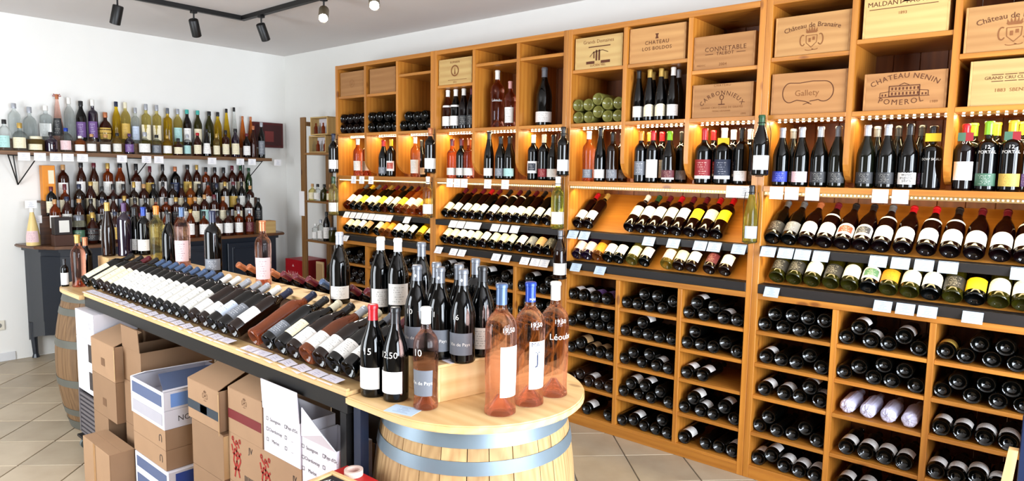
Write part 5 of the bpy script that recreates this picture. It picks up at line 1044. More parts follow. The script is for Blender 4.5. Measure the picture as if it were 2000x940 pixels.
def tick(label, y0, y1, z0, z1, x, tilt):
    t = carton(label, y0, y1, z0, z1, x=x, depth=.145, m=KW, top='open'); h = z1 - z0
    w = (y1 - y0)
    for r, (s, a) in enumerate((('Sauvignon', 'Pays d\'Oc'), ('Chardonnay', '...'), ('Merlot', '...'))):
        zz = h - .035 - r * .040
        fx(t, s, .018, -.040, zz, I_k); fx(t, a, .018, .072, zz, I_k)
        P = []
        for c in (-.095, .030): P += stroke([(c - .006, zz - .006), (c + .006, zz - .006), (c + .006, zz + .006), (c - .006, zz + .006), (c - .006, zz - .006)], .0018)
        px_(t, P, I_k, 'tick_box')
    if tilt == 0: flapq(t, [(x, y0, z1), (x, y1, z1), (x + .008, y1 - .002, z1 + .113), (x + .008, y0 + .004, z1 + .113)], KW)
    else: flapq(t, [(x, y0, z1), (x, y1, z1), (x + .055, y1 + .005, z1 + .075), (x + .035, y0 + .06, z1 + .125)], KW)
    return t
tick('white tick-box carton with its flap standing straight up', 4.350, 4.596, .553, .720, 2.702, 0)
tick('white tick-box carton with a slanting flap next to the table leg', 4.604, 4.808, .505, .680, 2.700, 1)
t = carton('white carton below the slanting-flap one', 4.604, 4.808, .255, .5045, 2.700, .145, KW); t = carton('white carton on the floor by the table leg', 4.604, 4.808, 0, .2545, 2.700, .145, KW)
# pale blue and grey-brown cartons between leg and near barrel
KBL = mat('pale_blue_card', (.62, .70, .90), .6)
t = carton('pale blue carton lettered FERME SAINT behind the near table leg', 4.30, 4.64, .16, .535, 2.37, .30, KBL)
fy(t, 'FERME SAINT', .040, -.135, .270, I_k, .17); fy(t, 'Paul VENDRAN', .030, -.145, .215, I_k, .17); fy(t, 'vigneron recoltant', .022, -.145, .172, I_k, .17); fy(t, 'produit de France', .020, -.145, .135, I_k, .17)
t = carton('carton under the pale blue lettered one', 4.30, 4.64, 0, .1595, 2.37, .30, KBL)
t = carton('grey-brown carton high behind the near table leg', 4.28, 4.60, .5355, .66, 2.36, .30, mat('grey_card', (.42, .40, .38), .7), top='shut')
# red box with slate board in front
t = thing('red_box', 'red box in front of the near table leg with a slate on top', 'box', (2.885, 5.010, .0))
M_red = mat('red_card', (.74, .13, .12), .5)
bm = bmesh.new(); add_box(bm, -.176, .17, -.130, .16, 0, .640, .004); put('box_body', mesh_of(bm, 'b'), M_red, t)
bm = bmesh.new(); add_box(bm, -.180, .174, -.134, .164, .6405, .660, .004); put('lid', mesh_of(bm, 'b'), M_red, t)
t = thing('slate_board', 'small framed slate with white lettering lying on the red box', 'slate board', (2.882, 5.020, .6603), (0, 0, R(4)))
bm = bmesh.new(); add_box(bm, -.10, .10, -.10, .10, 0, .006, .001); put('slate', mesh_of(bm, 's'), mat('slate', (.07, .08, .12), .5), t)
for b in ((-.115, -.10, -.115, .115, 0, .012), (.10, .115, -.115, .115, 0, .012), (-.10, .10, -.115, -.10, 0, .012), (-.10, .10, .10, .115, 0, .012)):
    bm = bmesh.new(); add_box(bm, *b, .001); put('frame_rail', mesh_of(bm, 'f'), TW[1], t)
text_on_plane('ALLERGENES', .030, ink_w, t, (-.065, .0, .0066), (0, 1, 0), (-1, 0, 0)); text_on_plane('nouveau', .026, ink_w, t, (-.025, -.02, .0066), (0, 1, 0), (-1, 0, 0)); text_on_plane('blancs rouges', .024, ink_w, t, (.015, .0, .0066), (0, 1, 0), (-1, 0, 0))
t = thing('tape_roll', 'roll of pale adhesive tape lying beside the slate', 'tape', (2.736, 4.950, .6603))
bm = bmesh.new(); n2 = 28; A = []
for rr, z in ((.020, 0), (.029, 0), (.029, .018), (.020, .018)): A.append([bm.verts.new((rr * math.cos(2 * PI * k / n2), rr * math.sin(2 * PI * k / n2), z)) for k in range(n2)])
for i in range(4):
    for k in range(n2): bm.faces.new((A[i][k], A[i][(k + 1) % n2], A[(i + 1) % 4][(k + 1) % n2], A[(i + 1) % 4][k]))
bmesh.ops.recalc_face_normals(bm, faces=bm.faces); put('roll', mesh_of(bm, 'tape'), mat('tape_cream', (.85, .75, .70), .4), t)

# ------------------------------------------------------------------ demi-lune cabinet and spirits
M_cab = mat('blue_black_paint', (.10, .125, .165), .36, coat=.15, var=.12); M_walnut = wood('walnut', (.42, .27, .15), (.27, .16, .09), 'x', .8, .4, knots=False, coat=.2)
def foot(off, z_):
    base = [(.30, .0), (.30, .30), (.34, .40), (.46, .43), (.9, .44), (1.3, .46), (1.8, .47), (2.12, .48), (2.27, .42), (2.37, .28), (2.41, .08), (2.42, 0)]
    cx, cy = 1.35, .1; return [(cx + (x - cx) * (1 + off / 1.1), max(.004, y + (off if y > .01 else 0))) for x, y in base]
t = thing('painted_cabinet', 'blue-black painted serpentine cabinet with walnut top against the white wall', 'cabinet', (1.35, .2, 0))
bm = bmesh.new(); add_prism(bm, foot(-.02, 0), .26, .935); bmesh.ops.translate(bm, vec=-t.location, verts=bm.verts); put('carcass', mesh_of(bm, 'carcass'), M_cab, t)
bm = bmesh.new(); add_prism(bm, foot(.045, 0), .935, .960); bmesh.ops.translate(bm, vec=-t.location, verts=bm.verts)
bmesh.ops.bevel(bm, geom=[e for e in bm.edges if abs(e.verts[0].co.z - e.verts[1].co.z) < 1e-5], offset=.006, segments=2, affect='EDGES'); put('walnut_top', mesh_of(bm, 'top'), M_walnut, t)
bm = bmesh.new(); add_prism(bm, foot(.0, 0), .905, .934); bmesh.ops.translate(bm, vec=-t.location, verts=bm.verts); put('cornice_strip', mesh_of(bm, 'c'), M_cab, t)
# scalloped apron along the front
fp = foot(-.02, 0)[1:]
P = []
for (a, b), (c, d) in zip(fp, fp[1:]):
    for k in range(6): P.append((a + (c - a) * k / 6, b + (d - b) * k / 6))
P.append(fp[-1]); bm = bmesh.new(); A = []
for i, (x, y) in enumerate(P):
    f = i / (len(P) - 1); dz = .14 + .07 * math.cos(f * PI * 4); A.append([bm.verts.new((x, y, .262)), bm.verts.new((x, y, .262 - dz * .55)), bm.verts.new((x, max(y - .02, .003), .262 - dz * .55)), bm.verts.new((x, max(y - .02, .003), .262))])
for a, b in zip(A, A[1:]):
    for k in range(4): bm.faces.new((a[k], a[(k + 1) % 4], b[(k + 1) % 4], b[k]))
bmesh.ops.recalc_face_normals(bm, faces=bm.faces); bmesh.ops.translate(bm, vec=-t.location, verts=bm.verts); put('apron', mesh_of(bm, 'apron'), M_cab, t)
for x, y in ((.36, .30), (.36, .045), (2.37, .045), (2.14, .40)):
    bm = bmesh.new(); add_tube(bm, [(x, y, .30), (x + .006, y, .16), (x, y, .03), (x, y, .0)], [.035, .024, .020, .028], 10); bmesh.ops.translate(bm, vec=-t.location, verts=bm.verts); put('leg', mesh_of(bm, 'leg'), M_cab, t)
for x0, x1 in ((.50, .90), (.95, 1.35), (1.40, 1.80)):
    dro = wbox('door', M_cab, t, x0, x1, .445, .458, .30, .89, .004)
    for b in ((x0 + .04, x0 + .055, .34, .85), (x1 - .055, x1 - .04, .34, .85), (x0 + .055, x1 - .055, .34, .355), (x0 + .055, x1 - .055, .835, .85)):
        c = Vector(((b[0] + b[1]) / 2, .462, (b[2] + b[3]) / 2)); bm = bmesh.new(); add_box(bm, b[0] - c.x, b[1] - c.x, -.004, .005, b[2] - c.z, b[3] - c.z, .002); put('panel_moulding', mesh_of(bm, 'm'), M_cab, dro, loc=c - t.location - dro.location)
bm = bmesh.new(); add_prism(bm, [(2.12, .459), (2.252, .402), (2.352, .270), (2.360, .282), (2.260, .416), (2.124, .474)], .34, .87); bmesh.ops.translate(bm, vec=-t.location, verts=bm.verts); put('side_moulding', mesh_of(bm, 'sm'), M_cab, t)

# stepped stand on the cabinet
t = thing('stepped_stand', 'dark stepped stand of bottle tiers on the walnut cabinet top', 'display stand', (1.35, .2, .960))
M_step = wood('step_board', (.36, .22, .13), (.24, .14, .08), 'x', 1, .5, knots=False)
for n_, (y0, y1, z1, xa, xb) in enumerate(((.005, .137, 1.308, .42, 2.30), (.137, .237, 1.188, .42, 2.34), (.237, .340, 1.068, .42, 2.22))):
    wbox('step', M_step, t, xa, xb, y0, y1, z1 - .016, z1); wbox('riser', M_step, t, xa, xb, y1 - .010, y1 - .0005, .9605, z1 - .016)
# spirit bottle shapes : body exponent, depth, profile in unit width/height
def spirit_prof(k, w, h):
    r = w / 2
    S = {'round': [(.55, 0, .60), (.90, .0, 0)], }
    if k == 'round': q = [(0, .02), (.8, .01), (.96, .0), (1, .03), (1, .60), (.93, .68), (.60, .76), (.34, .80), (.30, .84), (.30, .90), (.36, .905), (.36, .93), (0, .93)]
    elif k == 'slim': q = [(0, .03), (.8, .01), (.96, .0), (1, .02), (1, .58), (.92, .64), (.62, .74), (.42, .80), (.37, .86), (.37, .93), (.42, .935), (.42, .955), (0, .955)]
    elif k == 'squat': q = [(0, .02), (.85, .01), (.97, .0), (1, .03), (1, .50), (.95, .58), (.70, .66), (.35, .71), (.28, .75), (.28, .86), (.34, .865), (.34, .89), (0, .89)]
    elif k == 'ball': q = [(0, .02), (.45, .0), (.60, .02), (.86, .12), (1, .30), (.99, .42), (.85, .56), (.60, .66), (.32, .72), (.26, .77), (.26, .88), (.32, .885), (.32, .90), (0, .90)]
    elif k == 'cone': q = [(0, .02), (.85, .0), (.97, .01), (1, .05), (.96, .25), (.72, .50), (.46, .72), (.32, .84), (.26, .90), (.26, .955), (.30, .958), (.30, .97), (0, .97)]
    elif k == 'tall': q = [(0, .02), (.85, .01), (.97, .0), (1, .02), (1, .66), (.95, .71), (.55, .75), (.36, .77), (.33, .80), (.33, .90), (.38, .905), (.38, .925), (0, .925)]
    elif k == 'jar': q = [(0, .02), (.85, .0), (.97, .01), (1, .05), (1, .70), (.94, .78), (.80, .83), (.80, .90), (0, .90)]
    return [(a * r, b * h) for a, b in q]
SEEN = {}
def spirit(label, k, w, h, glass, cap, lab, loc, group, yaw=1.05, sq=None, labz=(.10, .48), half=62, name='spirit_bottle'):
    w = round(w, 3); h = round(h / .02) * .02 if h < .42 else h
    t = thing(name, label, 'bottle', loc, (0, 0, yaw), group); p = spirit_prof(k, w, h); key = '%s_%.3f_%.2f_%s' % (k, w, h, sq)
    zt = p[-4][1] * .80; sqq = (5, .62 if sq == 'flat' else .92, h * .66) if sq else None
    put('glass_body', lathe_mesh('sp_' + key, p, 24, sqq), G[glass], t)
    rf_ = (lambda a, z: prof_r2(p, z) * (supr(a, sqq[0], sqq[1], 1.0) if sqq and z < sqq[2] else 1))
    if cap:
        zn = p[-1][1]; rn = p[-2][0]; bz = zn - h * .075
        prof = [(rn * .98, bz), (rn + .0012, bz), (rn + .0012, h - .003), (rn - .001, h), (0, h)]
        put('stopper', lathe_mesh('spc_%s' % key, prof, 16), capmat(cap), t)
    if lab: put('label', label_mesh('spl_%s_%s_%s' % (key, labz, half), rf_, h * labz[0], h * labz[1], R(half), nu=12, nv=3, off=.001), LAB[lab], t)
    return t
def prof_r2(p, z):
    for (r0, z0), (r1, z1) in zip(p[3:], p[4:]):
        if z0 - 1e-9 <= z <= z1 + 1e-9 and z1 > z0: return r0 + (r1 - r0) * (z - z0) / (z1 - z0)
    return p[3][0]
# wall shelf
t = thing('wall_shelf', 'long brown wooden shelf of spirits on black wire brackets', 'shelf', (1.8, .0, 1.71))
wbox('shelf_board', wood('shelf_wood', (.50, .36, .23), (.36, .24, .14), 'x', .8, .5), t, .30, 3.2, .006, .235, 1.680, 1.710)
wbox('riser_board', wood('shelf_wood', (.50, .36, .23), (.36, .24, .14), 'x', .8, .5), t, .34, 3.2, .01, .125, 1.7105, 1.808)
for x in (2.42, 1.58, .50, 3.1):
    bm = bmesh.new()
    for a in ((x - .10, .225), (x + .10, .225), (x + .02, .02)): add_tube(bm, [(a[0], a[1], 1.679), (x, .02, 1.44)], .0045, 6)
    add_tube(bm, [(x - .10, .225, 1.675), (x + .10, .225, 1.675)], .004, 6); bmesh.ops.translate(bm, vec=-t.location, verts=bm.verts); put('wire_bracket', mesh_of(bm, 'br'), M_wire, t)
WFs = [('round', .082, 'clear', 'black', 'teal', 'clear gin bottle with an inked picture label'), ('squat', .098, 'clear', 'gold', 'cream', 'clear round-shouldered bottle with a gold stopper'), ('jar', .105, 'pale', 'cream', 'cream', 'flat flask with a cream and yellow label'), ('squat', .088, 'purple', 'black', None, 'small near-black bottle'), ('round', .086, 'clear', 'blue', 'pink', 'clear bottle with a blue stopper'), ('round', .078, 'orange', 'white', 'white', 'orange bottle with a big white label'), ('round', .078, 'clear', 'cork', 'white', 'cylindrical bottle with a tall white label'), ('round', .086, 'clear', 'cork', 'white', 'wider bottle with a white label and cork'), ('round', .074, 'pale', 'black', 'offwhite', 'pale bottle with a dark picture label'), ('round', .074, 'purple', 'purple', 'purple', 'violet-labelled bottle'),
       ('squat', .100, 'clear', 'silver', 'white', 'round clear bottle with a white disc label'), ('round', .082, 'clear', 'black', 'grey', 'clear bottle with a black label'), ('round', .078, 'yellow', 'gold', 'white', 'golden bottle with a white label'), ('squat', .080, 'rum', 'black', 'cream', 'red-brown bottle with a cream label and black cap'), ('tall', .066, 'clear', 'silver', 'teal', 'slim bottle with a pale teal label'), ('slim', .070, 'rum', 'red', 'cream', 'amber-red bottle with a cream band'), ('cone', .078, 'black', 'black', 'white', 'black cone bottle with a white label'), ('tall', .064, 'pale', 'gold', 'cream', 'pale gold slim bottle'), ('tall', .068, 'rum', 'black', 'cream', 'dark amber bottle with a tall cream label'), ('slim', .076, 'purple', 'black', 'cream', 'near-black bottle with a low cream band'), ('slim', .072, 'wine', 'maroon', 'white', 'dark red bottle with a white label'), ('slim', .060, 'rum', 'copper', None, 'narrow brown bottle'), ('slim', .066, 'black', 'silver', 'grey', 'black bottle with a silver label')]
WBs = [('round', .088, 'clear', 'silver', None, 'clear bottle with a domed glass stopper', None), ('squat', .094, 'clear', 'silver', None, 'broad clear grey-blue bottle', None), ('tall', .088, 'clear', 'white', 'white', 'flat clear bottle with a big white label', 'flat'), ('cone', .078, 'rose', 'copper', 'black', 'pink cone bottle with black base and red bow', None), ('round', .078, 'clear', 'white', None, 'clear bottle with a tall pale stopper', None), ('slim', .078, 'black', 'black', 'purple', 'black wine-shaped bottle', None), ('tall', .076, 'purple', 'white', 'purple', 'violet bottle with a clear stopper', None), ('ball', .105, 'rum', 'copper', 'gold', 'round amber decanter with a medallion', None), ('slim', .066, 'yellow', 'navy', None, 'yellow bottle with a navy cap', None), ('round', .078, 'pale', 'cream', 'gold', 'pale green bottle with a cork stopper', None), ('tall', .066, 'clear', 'silver', 'paleblue', 'clear slim bottle with a silver cap', None),
       ('tall', .076, 'pale', 'silver', 'cream', 'square straw-coloured bottle', 'sq'), ('tall', .072, 'pale', 'silver', 'cream', 'square pale-lime bottle', 'sq'), ('tall', .072, 'yellow', 'grey', None, 'square yellow-green bottle with a dark cap', 'sq'), ('round', .078, 'pale', 'silver', 'teal', 'straw bottle with a silver cap and mint label', None), ('slim', .074, 'wine', 'teal', 'white', 'dark red bottle with a teal cap', None), ('slim', .074, 'olive', 'teal', 'cream', 'olive bottle with a teal cap', None), ('slim', .078, 'olive', 'black', None, 'grey-green bottle with a black cap', None), ('slim', .068, 'yellow', 'black', None, 'yellow bottle with a black cap', None), ('cone', .074, 'yellow', 'black', None, 'bright yellow cone bottle', None), ('cone', .070, 'clear', 'black', None, 'clear cone bottle', None), ('cone', .070, 'orange', 'copper', None, 'orange cone bottle', None), ('cone', .072, 'orange', 'copper', None, 'deeper orange cone bottle by the red case', None)]
for l_, q_ in (('WF', WFs), ('WB', WBs)):
    X_ = D[l_]
    for it in range(80):
        for i in range(1, len(X_)):
            m_ = (q_[i][1] + q_[i - 1][1]) / 2 + .002
            if X_[i - 1] - X_[i] < m_: c_ = (X_[i - 1] + X_[i]) / 2; X_[i - 1], X_[i] = c_ + m_ / 2, c_ - m_ / 2
for i, (q, x, h) in enumerate(zip(WFs, D['WF'], D['Wh'])):
    spirit('%s, front of the wall shelf' % q[5], q[0], q[1], max(.12, h + .012), q[2], q[3], q[4], (x, .182, 1.7102), 'spirits along the front of the wall shelf')
for i, (q, x, h) in enumerate(zip(WBs, D['WB'], D['WBh'])):
    b = spirit('%s, back row of the wall shelf' % q[5], q[0], q[1], h + .012, q[2], q[3], q[4], (x, .072, 1.8085), 'spirits along the back of the wall shelf', sq=q[6])
    if 'bow' in q[5]:
        bm = bmesh.new()
        for s_ in (-1, 1): add_tube(bm, [(0, 0, h), (.0, s_ * .022, h + .018), (0, s_ * .030, h + .002), (0, 0, h)], .004, 6)
        put('ribbon_bow', mesh_of(bm, 'bow'), mat('red_ribbon', (.6, .2, .2), .4), b)
t = thing('spirit_case', 'dark red presentation case leaning at the end of the wall shelf', 'case', (.30, .02, 1.825), (0, 0, 0))
M_case = mat('burgundy_case', (.30, .045, .06), .4); wbox('case_body', M_case, t, .055, .395, .004, .045, 1.825, 2.085, .004); wbox('inner_panel', mat('burgundy_case_dark', (.22, .03, .045), .5), t, .08, .37, .0455, .049, 1.85, 2.06, .002)
bm = bmesh.new(); add_box(bm, -.05, .05, .0295, .031, .06, .17, 0); put('case_print', mesh_of(bm, 'cp'), mat('burgundy_print', (.45, .16, .15), .5), t, loc=(-.08, 0, 0))
# the tiers
KIN = ['round', 'slim', 'squat', 'round', 'slim', 'tall']; GL = ['rum', 'amber', 'rum', 'dark', 'amber', 'brown', 'rum']; CP_ = ['black', 'maroon', 'black', 'gold', 'black', 'navy', 'cork']; LB = ['cream', 'offwhite', 'cream', 'white', 'gold', 'black', 'offwhite']
TN = {'A': 'front of the top tier', 'A2': 'back of the top tier', 'B': 'second tier', 'C': 'third tier', 'Dd': 'cabinet top row'}
rnd = random.Random(11)
SPE = {('A', 5): ('squat', .098, 'rum', 'black', 'white', 'wide amber'), ('A', 8): ('round', .088, 'dark', 'copper', 'navy', 'navy-labelled'), ('A', 16): ('slim', .066, 'green', 'darkgreen', None, 'green'), ('A', 15): ('round', .08, 'rum', 'darkgreen', 'cream', 'green-capped'), ('A', 13): ('squat', .09, 'rum', 'black', 'cream', 'oval-labelled'),
       ('B', 22): ('slim', .066, 'pale', 'black', 'gold', 'yellow-labelled'), ('B', 14): ('round', .080, 'orange', 'gold', 'orange', 'orange'), ('B', 7): ('squat', .096, 'rum', 'black', 'paleblue', 'arched-label'), ('C', 19): ('slim', .074, 'black', 'black', 'black', 'black bottle with white lettering'), ('C', 14): ('round', .082, 'rum', 'cork', 'teal', 'teal-labelled'), ('B', 17): ('tall', .070, 'dark', 'navy', None, 'navy-capped'),
       ('Dd', 0): ('jar', .094, 'clear', 'grey', 'green', 'wide clear jar-shaped'), ('Dd', 1): ('ball', .10, 'rum', 'gold', 'black', 'round amber'), ('Dd', 11): ('squat', .092, 'rum', 'black', 'white', 'broad white-labelled'), ('Dd', 12): ('squat', .092, 'rum', 'black', 'white', 'second broad white-labelled'), ('Dd', 13): ('tall', .078, 'amber', 'silver', 'white', 'square amber'), ('Dd', 14): ('tall', .078, 'amber', 'silver', 'maroon', 'square dark-labelled amber'), ('Dd', 10): ('squat', .084, 'amber', 'black', 'white', 'honey-coloured')}
for key, (y, z, xs) in D['tier'].items():
    zt = {'A': 1.3082, 'A2': 1.3082, 'B': 1.1882, 'C': 1.0682, 'Dd': .9602}[key]
    xs = sorted(xs, reverse=True)
    for it in range(30):
        for i in range(1, len(xs)):
            kk = .088
            if xs[i - 1] - xs[i] < kk: m_ = (xs[i - 1] + xs[i]) / 2; xs[i - 1], xs[i] = m_ + kk / 2, m_ - kk / 2
    for i, x in enumerate(xs):
        if x < .45: continue
        if key == 'Dd' and i == 0: x = 2.11; w = .084
        if key == 'Dd' and i == 1: x = 2.012; w = .080
        k = KIN[rnd.randrange(6)]; w = rnd.uniform(.070, .084); g = GL[rnd.randrange(7)]; c = CP_[rnd.randrange(7)]; l = LB[rnd.randrange(7)]; ds = {'rum': 'dark amber', 'amber': 'amber', 'dark': 'dark', 'brown': 'brown'}[g]
        h = {'A': .310, 'A2': .325, 'B': .265, 'C': .265, 'Dd': .245}[key] + rnd.uniform(-.02, .02)
        if (key, i) in SPE: k, w, g, c, l, ds = SPE[(key, i)]
        if key == 'Dd' and i >= 10: h = .235
        if key == 'B' and i == 0: continue
        yy = y if key != 'A2' else .045
        if key == 'A': yy = .094 if True else y
        if key == 'A2': yy = .0; continue
        spirit('%s bottle, %s from far end of %s of the stand' % (ds, ORD[i], TN[key]), k, min(w, .088) if key != 'Dd' else w, h, g, c, l, (x, {'A': .088, 'B': .185, 'C': .288, 'Dd': .398}[key], zt), 'spirits on the stepped stand', labz=(.11, .50))
t = thing('gift_tube', 'cream and orange gift box at the far end of top tier', 'box', (2.245, .082, 1.3082)); wbox('box_body', LAB['orange'], t, 2.185, 2.275, .045, .125, 1.3085, 1.60, .003); wbox('box_label', LAB['cream'], t, 2.195, 2.235, .1252, .1262, 1.45, 1.56, 0)
t = thing('gift_box', 'small dark box with a white card on the walnut cabinet top', 'box', (2.235, .41, .9603)); wbox('box_body', mat('box_brown', (.26, .15, .10), .5), t, 2.17, 2.30, .355, .455, .9605, 1.05, .002)
t = thing('gift_box', 'dark square box with a pale label stacked on the card box', 'box', (2.235, .41, 1.0503)); wbox('box_body', mat('box_black', (.10, .06, .06), .4), t, 2.175, 2.295, .36, .45, 1.0505, 1.19, .002); bm = bmesh.new(); add_box(bm, -.04, .03, .0405, .0415, .02, .115, 0); put('box_label', mesh_of(bm, 'bl'), mat('white_sticker', (.9, .9, .88), .6), t)
spirit('cream cone bottle with a flowered label at the cabinet edge', 'cone', .098, .30, 'cream', 'white', 'pink', (2.395, .262, .9602), None, labz=(.10, .40))
t = thing('wooden_gift_case', 'small wooden case at the corner end of the cabinet top', 'box', (.47, .42, .9603)); wbox('case_body', CW[0], t, .40, .55, .34, .46, .9605, 1.085, .002); wbox('sliding_lid', CP[0], t, .405, .545, .4605, .464, .965, 1.08, .001)
# cards
for kq, xs in D['card'].items():
    yq, zq = {'W': (.2365, 1.668), 'A': (.1385, 1.285), 'B': (.2385, 1.168), 'C': (.3415, 1.045)}[kq]
    for i, x in enumerate(sorted(xs, reverse=True)):
        k = 'wc'
        if k not in MC:
            bm = bmesh.new(); uvl = bm.loops.layers.uv.new('UVMap'); add_box(bm, -.040, .040, 0, .001, -.032, .030, 0)
            for f in bm.faces:
                for lp in f.loops: lp[uvl].uv = (.5 - lp.vert.co.x / .08, (lp.vert.co.z + .032) / .062)
            MC[k] = mesh_of(bm, 'card')
        o = put('price_card', MC[k], M_card, None, loc=(x, yq, zq), rot=(R(-3), 0, random.uniform(-.05, .05)))
        tag(o, 'white price card, %s from the far end, on the %s' % (ORD[i], {'W': 'wall shelf edge', 'A': 'edge of the top tier', 'B': 'edge of the second tier', 'C': 'edge of the third tier'}[kq]), 'price card', 'price cards by the spirits')

# ------------------------------------------------------------------ narrow rack between corner and shelving
t = thing('corner_rack', 'narrow brown wooden rack between the white corner and the shelving', 'rack', (.15, 1.2, 0))
RW = [wood('rack_wood', (.60, .43, .23), (.44, .29, .14), a, 1, .5) for a in 'xyz']
for x in (.30, .02): wbox('upright', RW[2], t, x, x + .022, .80, .875, 0, 2.10); wbox('upright', RW[2], t, x, x + .022, 1.575, 1.640, 0, 2.10)
wbox('top_rail', RW[0], t, .042, .30, .82, .85, 2.02, 2.06)
RS = (1.76, 1.305, .925, .52)
for z in RS: wbox('shelf_board', RW[1], t, .044, .335, .876, 1.574, z - .020, z)
for q, (z, zz, dy) in enumerate(((RS[0], .16, 0), (RS[0] + .165, .17, .03))):
    g_ = thing('miniature_gift_box', 'pale window box of small bottles, %s one in the corner rack' % ('lower', 'upper')[q], 'box', (.28, 1.08, z + .0003)); y0, y1 = .935 + dy, 1.215 + dy
    wbox('box_body', CP[1], g_, .22, .315, y0, y1, z + .0005, z + .012); wbox('box_body', CP[1], g_, .22, .315, y0, y1, z + zz - .012, z + zz); wbox('box_side', CP[2], g_, .22, .315, y0, y0 + .012, z + .012, z + zz - .012); wbox('box_side', CP[2], g_, .22, .315, y1 - .012, y1, z + .012, z + zz - .012); wbox('box_back', KW, g_, .22, .225, y0 + .012, y1 - .012, z + .012, z + zz - .012)
    for k in range(4):
        bm = bmesh.new(); yv = y0 + .05 + k * .060; add_tube(bm, [(.285, yv, z + .0125), (.285, yv, z + .075), (.285, yv, z + .09), (.285, yv, z + .115)], [.018, .018, .007, .007], 12); bmesh.ops.translate(bm, vec=-g_.location, verts=bm.verts); put('miniature', smooth_angle(mesh_of(bm, 'mini')), G['amber'] if (k + q) % 2 else G['clear'], g_)
for q, (y, z, k, w, h, g, c, l, ds) in enumerate(((.96, RS[1], 'squat', .075, .16, 'pale', 'cork', 'cream', 'small straw-coloured bottle'), (1.05, RS[1], 'squat', .078, .17, 'clear', 'black', 'white', 'small clear bottle with a black cap'), (1.16, RS[1], 'squat', .078, .165, 'olive', 'black', None, 'small olive bottle'), (1.26, RS[1], 'squat', .078, .17, 'amber', 'cork', 'cream', 'small amber bottle'),
     (1.00, RS[2], 'tall', .062, .15, 'clear', 'white', 'white', 'small clear square bottle'), (1.09, RS[2], 'tall', .062, .20, 'clear', 'silver', 'white', 'clear bottle with a silver spout'), (1.19, RS[2], 'slim', .066, .27, 'dark', 'black', 'white', 'dark oil bottle with a white label'), (1.29, RS[2], 'jar', .078, .14, 'olive', 'grey', None, 'squat olive jar'))):
    spirit('%s, %s shelf of the corner rack' % (ds, 'middle' if z == RS[1] else 'lower'), k, w, h, g, c, l, (.285, y - .02, z + .0002), 'small bottles in the corner rack', yaw=.9)
g_ = thing('glass_demijohn', 'round grey-green lidded glass jar on the low shelf of corner rack', 'jar', (.20, 1.22, RS[3] + .0003)); put('glass_body', lathe_mesh('demijohn', [(0, .01), (.09, 0), (.105, .02), (.11, .10), (.10, .17), (.06, .21), (.045, .225), (.045, .25), (.05, .255), (0, .255)], 28), G['olive'], g_); put('lid', lathe_mesh('demilid', [(0, .256), (.055, .256), (.058, .275), (.03, .285), (.015, .30), (0, .305)], 20), capmat('grey'), g_)
g_ = thing('picture_tin', 'small framed picture tin leaning by the glass jar', 'tin', (.31, 1.08, RS[3] + .0003)); wbox('tin_body', KL, g_, .295, .310, 1.02, 1.14, RS[3] + .0005, RS[3] + .20, .002); wbox('tin_picture', LAB['tan'], g_, .3102, .3112, 1.032, 1.128, RS[3] + .02, RS[3] + .18, 0)
for k in range(6):
    bm_y = .935 + k * .105
    spirit('dark bottle on the floor of the corner rack, %s from the corner' % ORD[k], 'slim', .075, .30, 'black', 'black', 'white', (.25, bm_y, .0005), 'dark bottles at the foot of the corner rack', yaw=.8)
o = put('price_list', None or (lambda bm: (add_box(bm, 0, .001, -.045, .045, -.12, .12, 0), mesh_of(bm, 'pl'))[1])(bmesh.new()), M_card, None, loc=(.3235, .815, 1.27)); tag(o, 'narrow price list hung on the corner rack upright', 'price list')
# red case on a low plinth near the corner
t = thing('red_case', 'red cardboard case lettered NAU by the foot of the corner rack', 'box', (.165, .615, .0)); wbox('case_body', mat('case_red', (.62, .06, .10), .45), t, .03, .30, .455, .775, .0, .35, .003); wbox('upper_case', mat('case_red', (.62, .06, .10), .45), t, .03, .30, .455, .775, .3505, .695, .003)
text_on_plane('NAU', .085, mat('print_pink', (.86, .62, .62), .6), t, (.1362, -.02, .545), (0, 1, 0), (0, 0, 1)); 
bm = bmesh.new(); f = bm.faces.new([bm.verts.new(v) for v in ((.1362, -.035, .625), (.1362, .005, .625), (.1362, -.015, .65))]); put('emblem', mesh_of(bm, 'em'), mat('print_pink', (.86, .62, .62), .6), t)

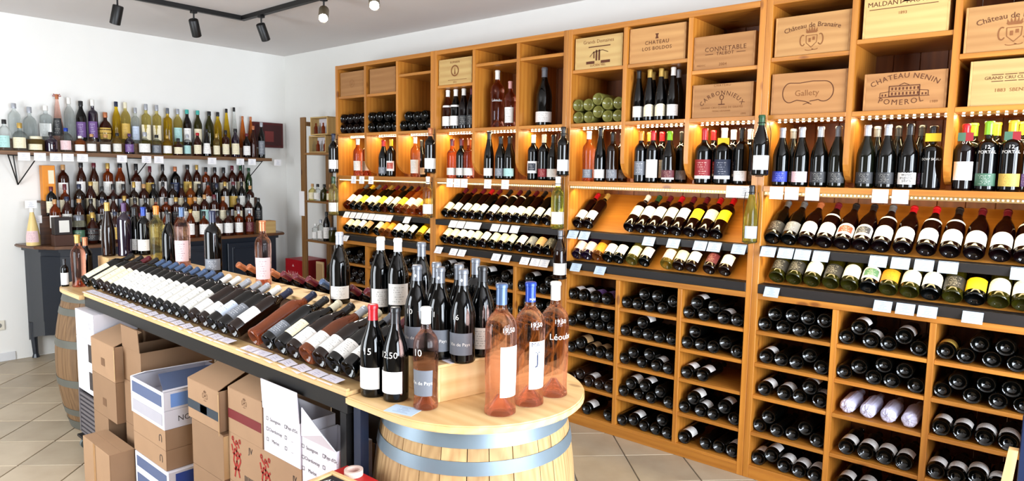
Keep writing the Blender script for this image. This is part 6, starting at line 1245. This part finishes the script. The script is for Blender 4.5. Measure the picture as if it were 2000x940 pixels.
# ------------------------------------------------------------------ ceiling track lights
M_blk = mat('track_black', (.035, .033, .035), .45)
t = thing('ceiling_track', 'black L-shaped lighting track on the pale ceiling', 'light track', (1.25, 1.5, ZTR := 2.800))
wbox('track_rail', M_blk, t, 1.235, 3.6, 1.425, 1.460, 2.766, 2.7995); wbox('track_rail', M_blk, t, 1.195, 1.234, 1.425, 4.6, 2.766, 2.7995)
def spot(label, x, y, aim, lit):
    s = thing('track_spotlight', label, 'spotlight', (x, y, 2.766), group='spotlights on the ceiling track')
    bm = bmesh.new(); add_box(bm, -.02, .02, -.02, .02, -.016, 0, .002); put('adapter', mesh_of(bm, 'ad'), M_blk, s)
    bm = bmesh.new(); add_tube(bm, [(0, 0, -.016), (0, 0, -.085)], .006, 8); put('stem', mesh_of(bm, 'st'), M_blk, s)
    d = Vector(aim).normalized(); c = Vector((0, 0, -.085)); q = d.to_track_quat('-Z', 'Y')
    bm = bmesh.new(); prof = [(0, .055), (.030, .055), (.034, .050), (.034, -.072), (.030, -.075), (.029, -.060), (0, -.060)]
    hd = put('lamp_head', lathe_mesh('spot_head', prof, 24), M_blk if not lit else mat('spot_bronze', (.40, .36, .28), .4), s, loc=c + d * .03); hd.rotation_euler = q.to_euler()
    le = put('lens', lathe_mesh('spot_lens', [(0, -.0592), (.027, -.0592), (.027, -.0605), (0, -.0605)], 20), mat('spot_glow', (1, 1, .95), emis=(1, .98, .9), estr=120 if lit else .0) if lit else mat('spot_off', (.3, .3, .3), .2), hd)
    if lit:
        l = bpy.data.lights.new('spot_light', 'SPOT'); l.energy = 60; l.color = (1, .95, .86); l.spot_size = R(75); l.spot_blend = .6; l.shadow_soft_size = .03
        lo = bpy.data.objects.new('spot_light', l); COL.objects.link(lo); lo.location = s.location + c + d * .12; lo.rotation_euler = q.to_euler()
spot('black spotlight hanging straight on the long track arm', 2.12, 1.442, (.1, -.35, -1), False)
spot('black spotlight tilted toward the corner on the long track arm', 1.60, 1.442, (-.45, -.5, -1), False)
spot('black spotlight just past the bend of the track', 1.213, 1.72, (-.55, -.25, -1), False)
spot('lit bronze spotlight glaring toward the camera', 1.213, 2.55, (.75, 1.0, -.95), True)
spot('second lit bronze spotlight at the upper edge of the picture', 1.213, 3.10, (.75, 1.0, -.90), True)

# ------------------------------------------------------------------ blue display stand at the near right
t = thing('blue_display_board', 'dark blue display board with a pale wooden edge in front of the cubbies', 'display board', (1.0, 6.62, 0))
wbox('board', mat('blue_paint', (.05, .13, .28), .45), t, .86, .885, 6.495, 7.0, 0, .74, .003)
bm = bmesh.new(); add_prism(bm, [(6.40, 0), (6.445, 0), (6.492, .60), (6.462, .60)], .850, .890, 'yz'); bmesh.ops.translate(bm, vec=-t.location, verts=bm.verts); put('wooden_edge', mesh_of(bm, 'we'), TW[2], t)
wbox('back_stay', TW[2], t, .62, .86, 6.70, 6.73, 0, .03)
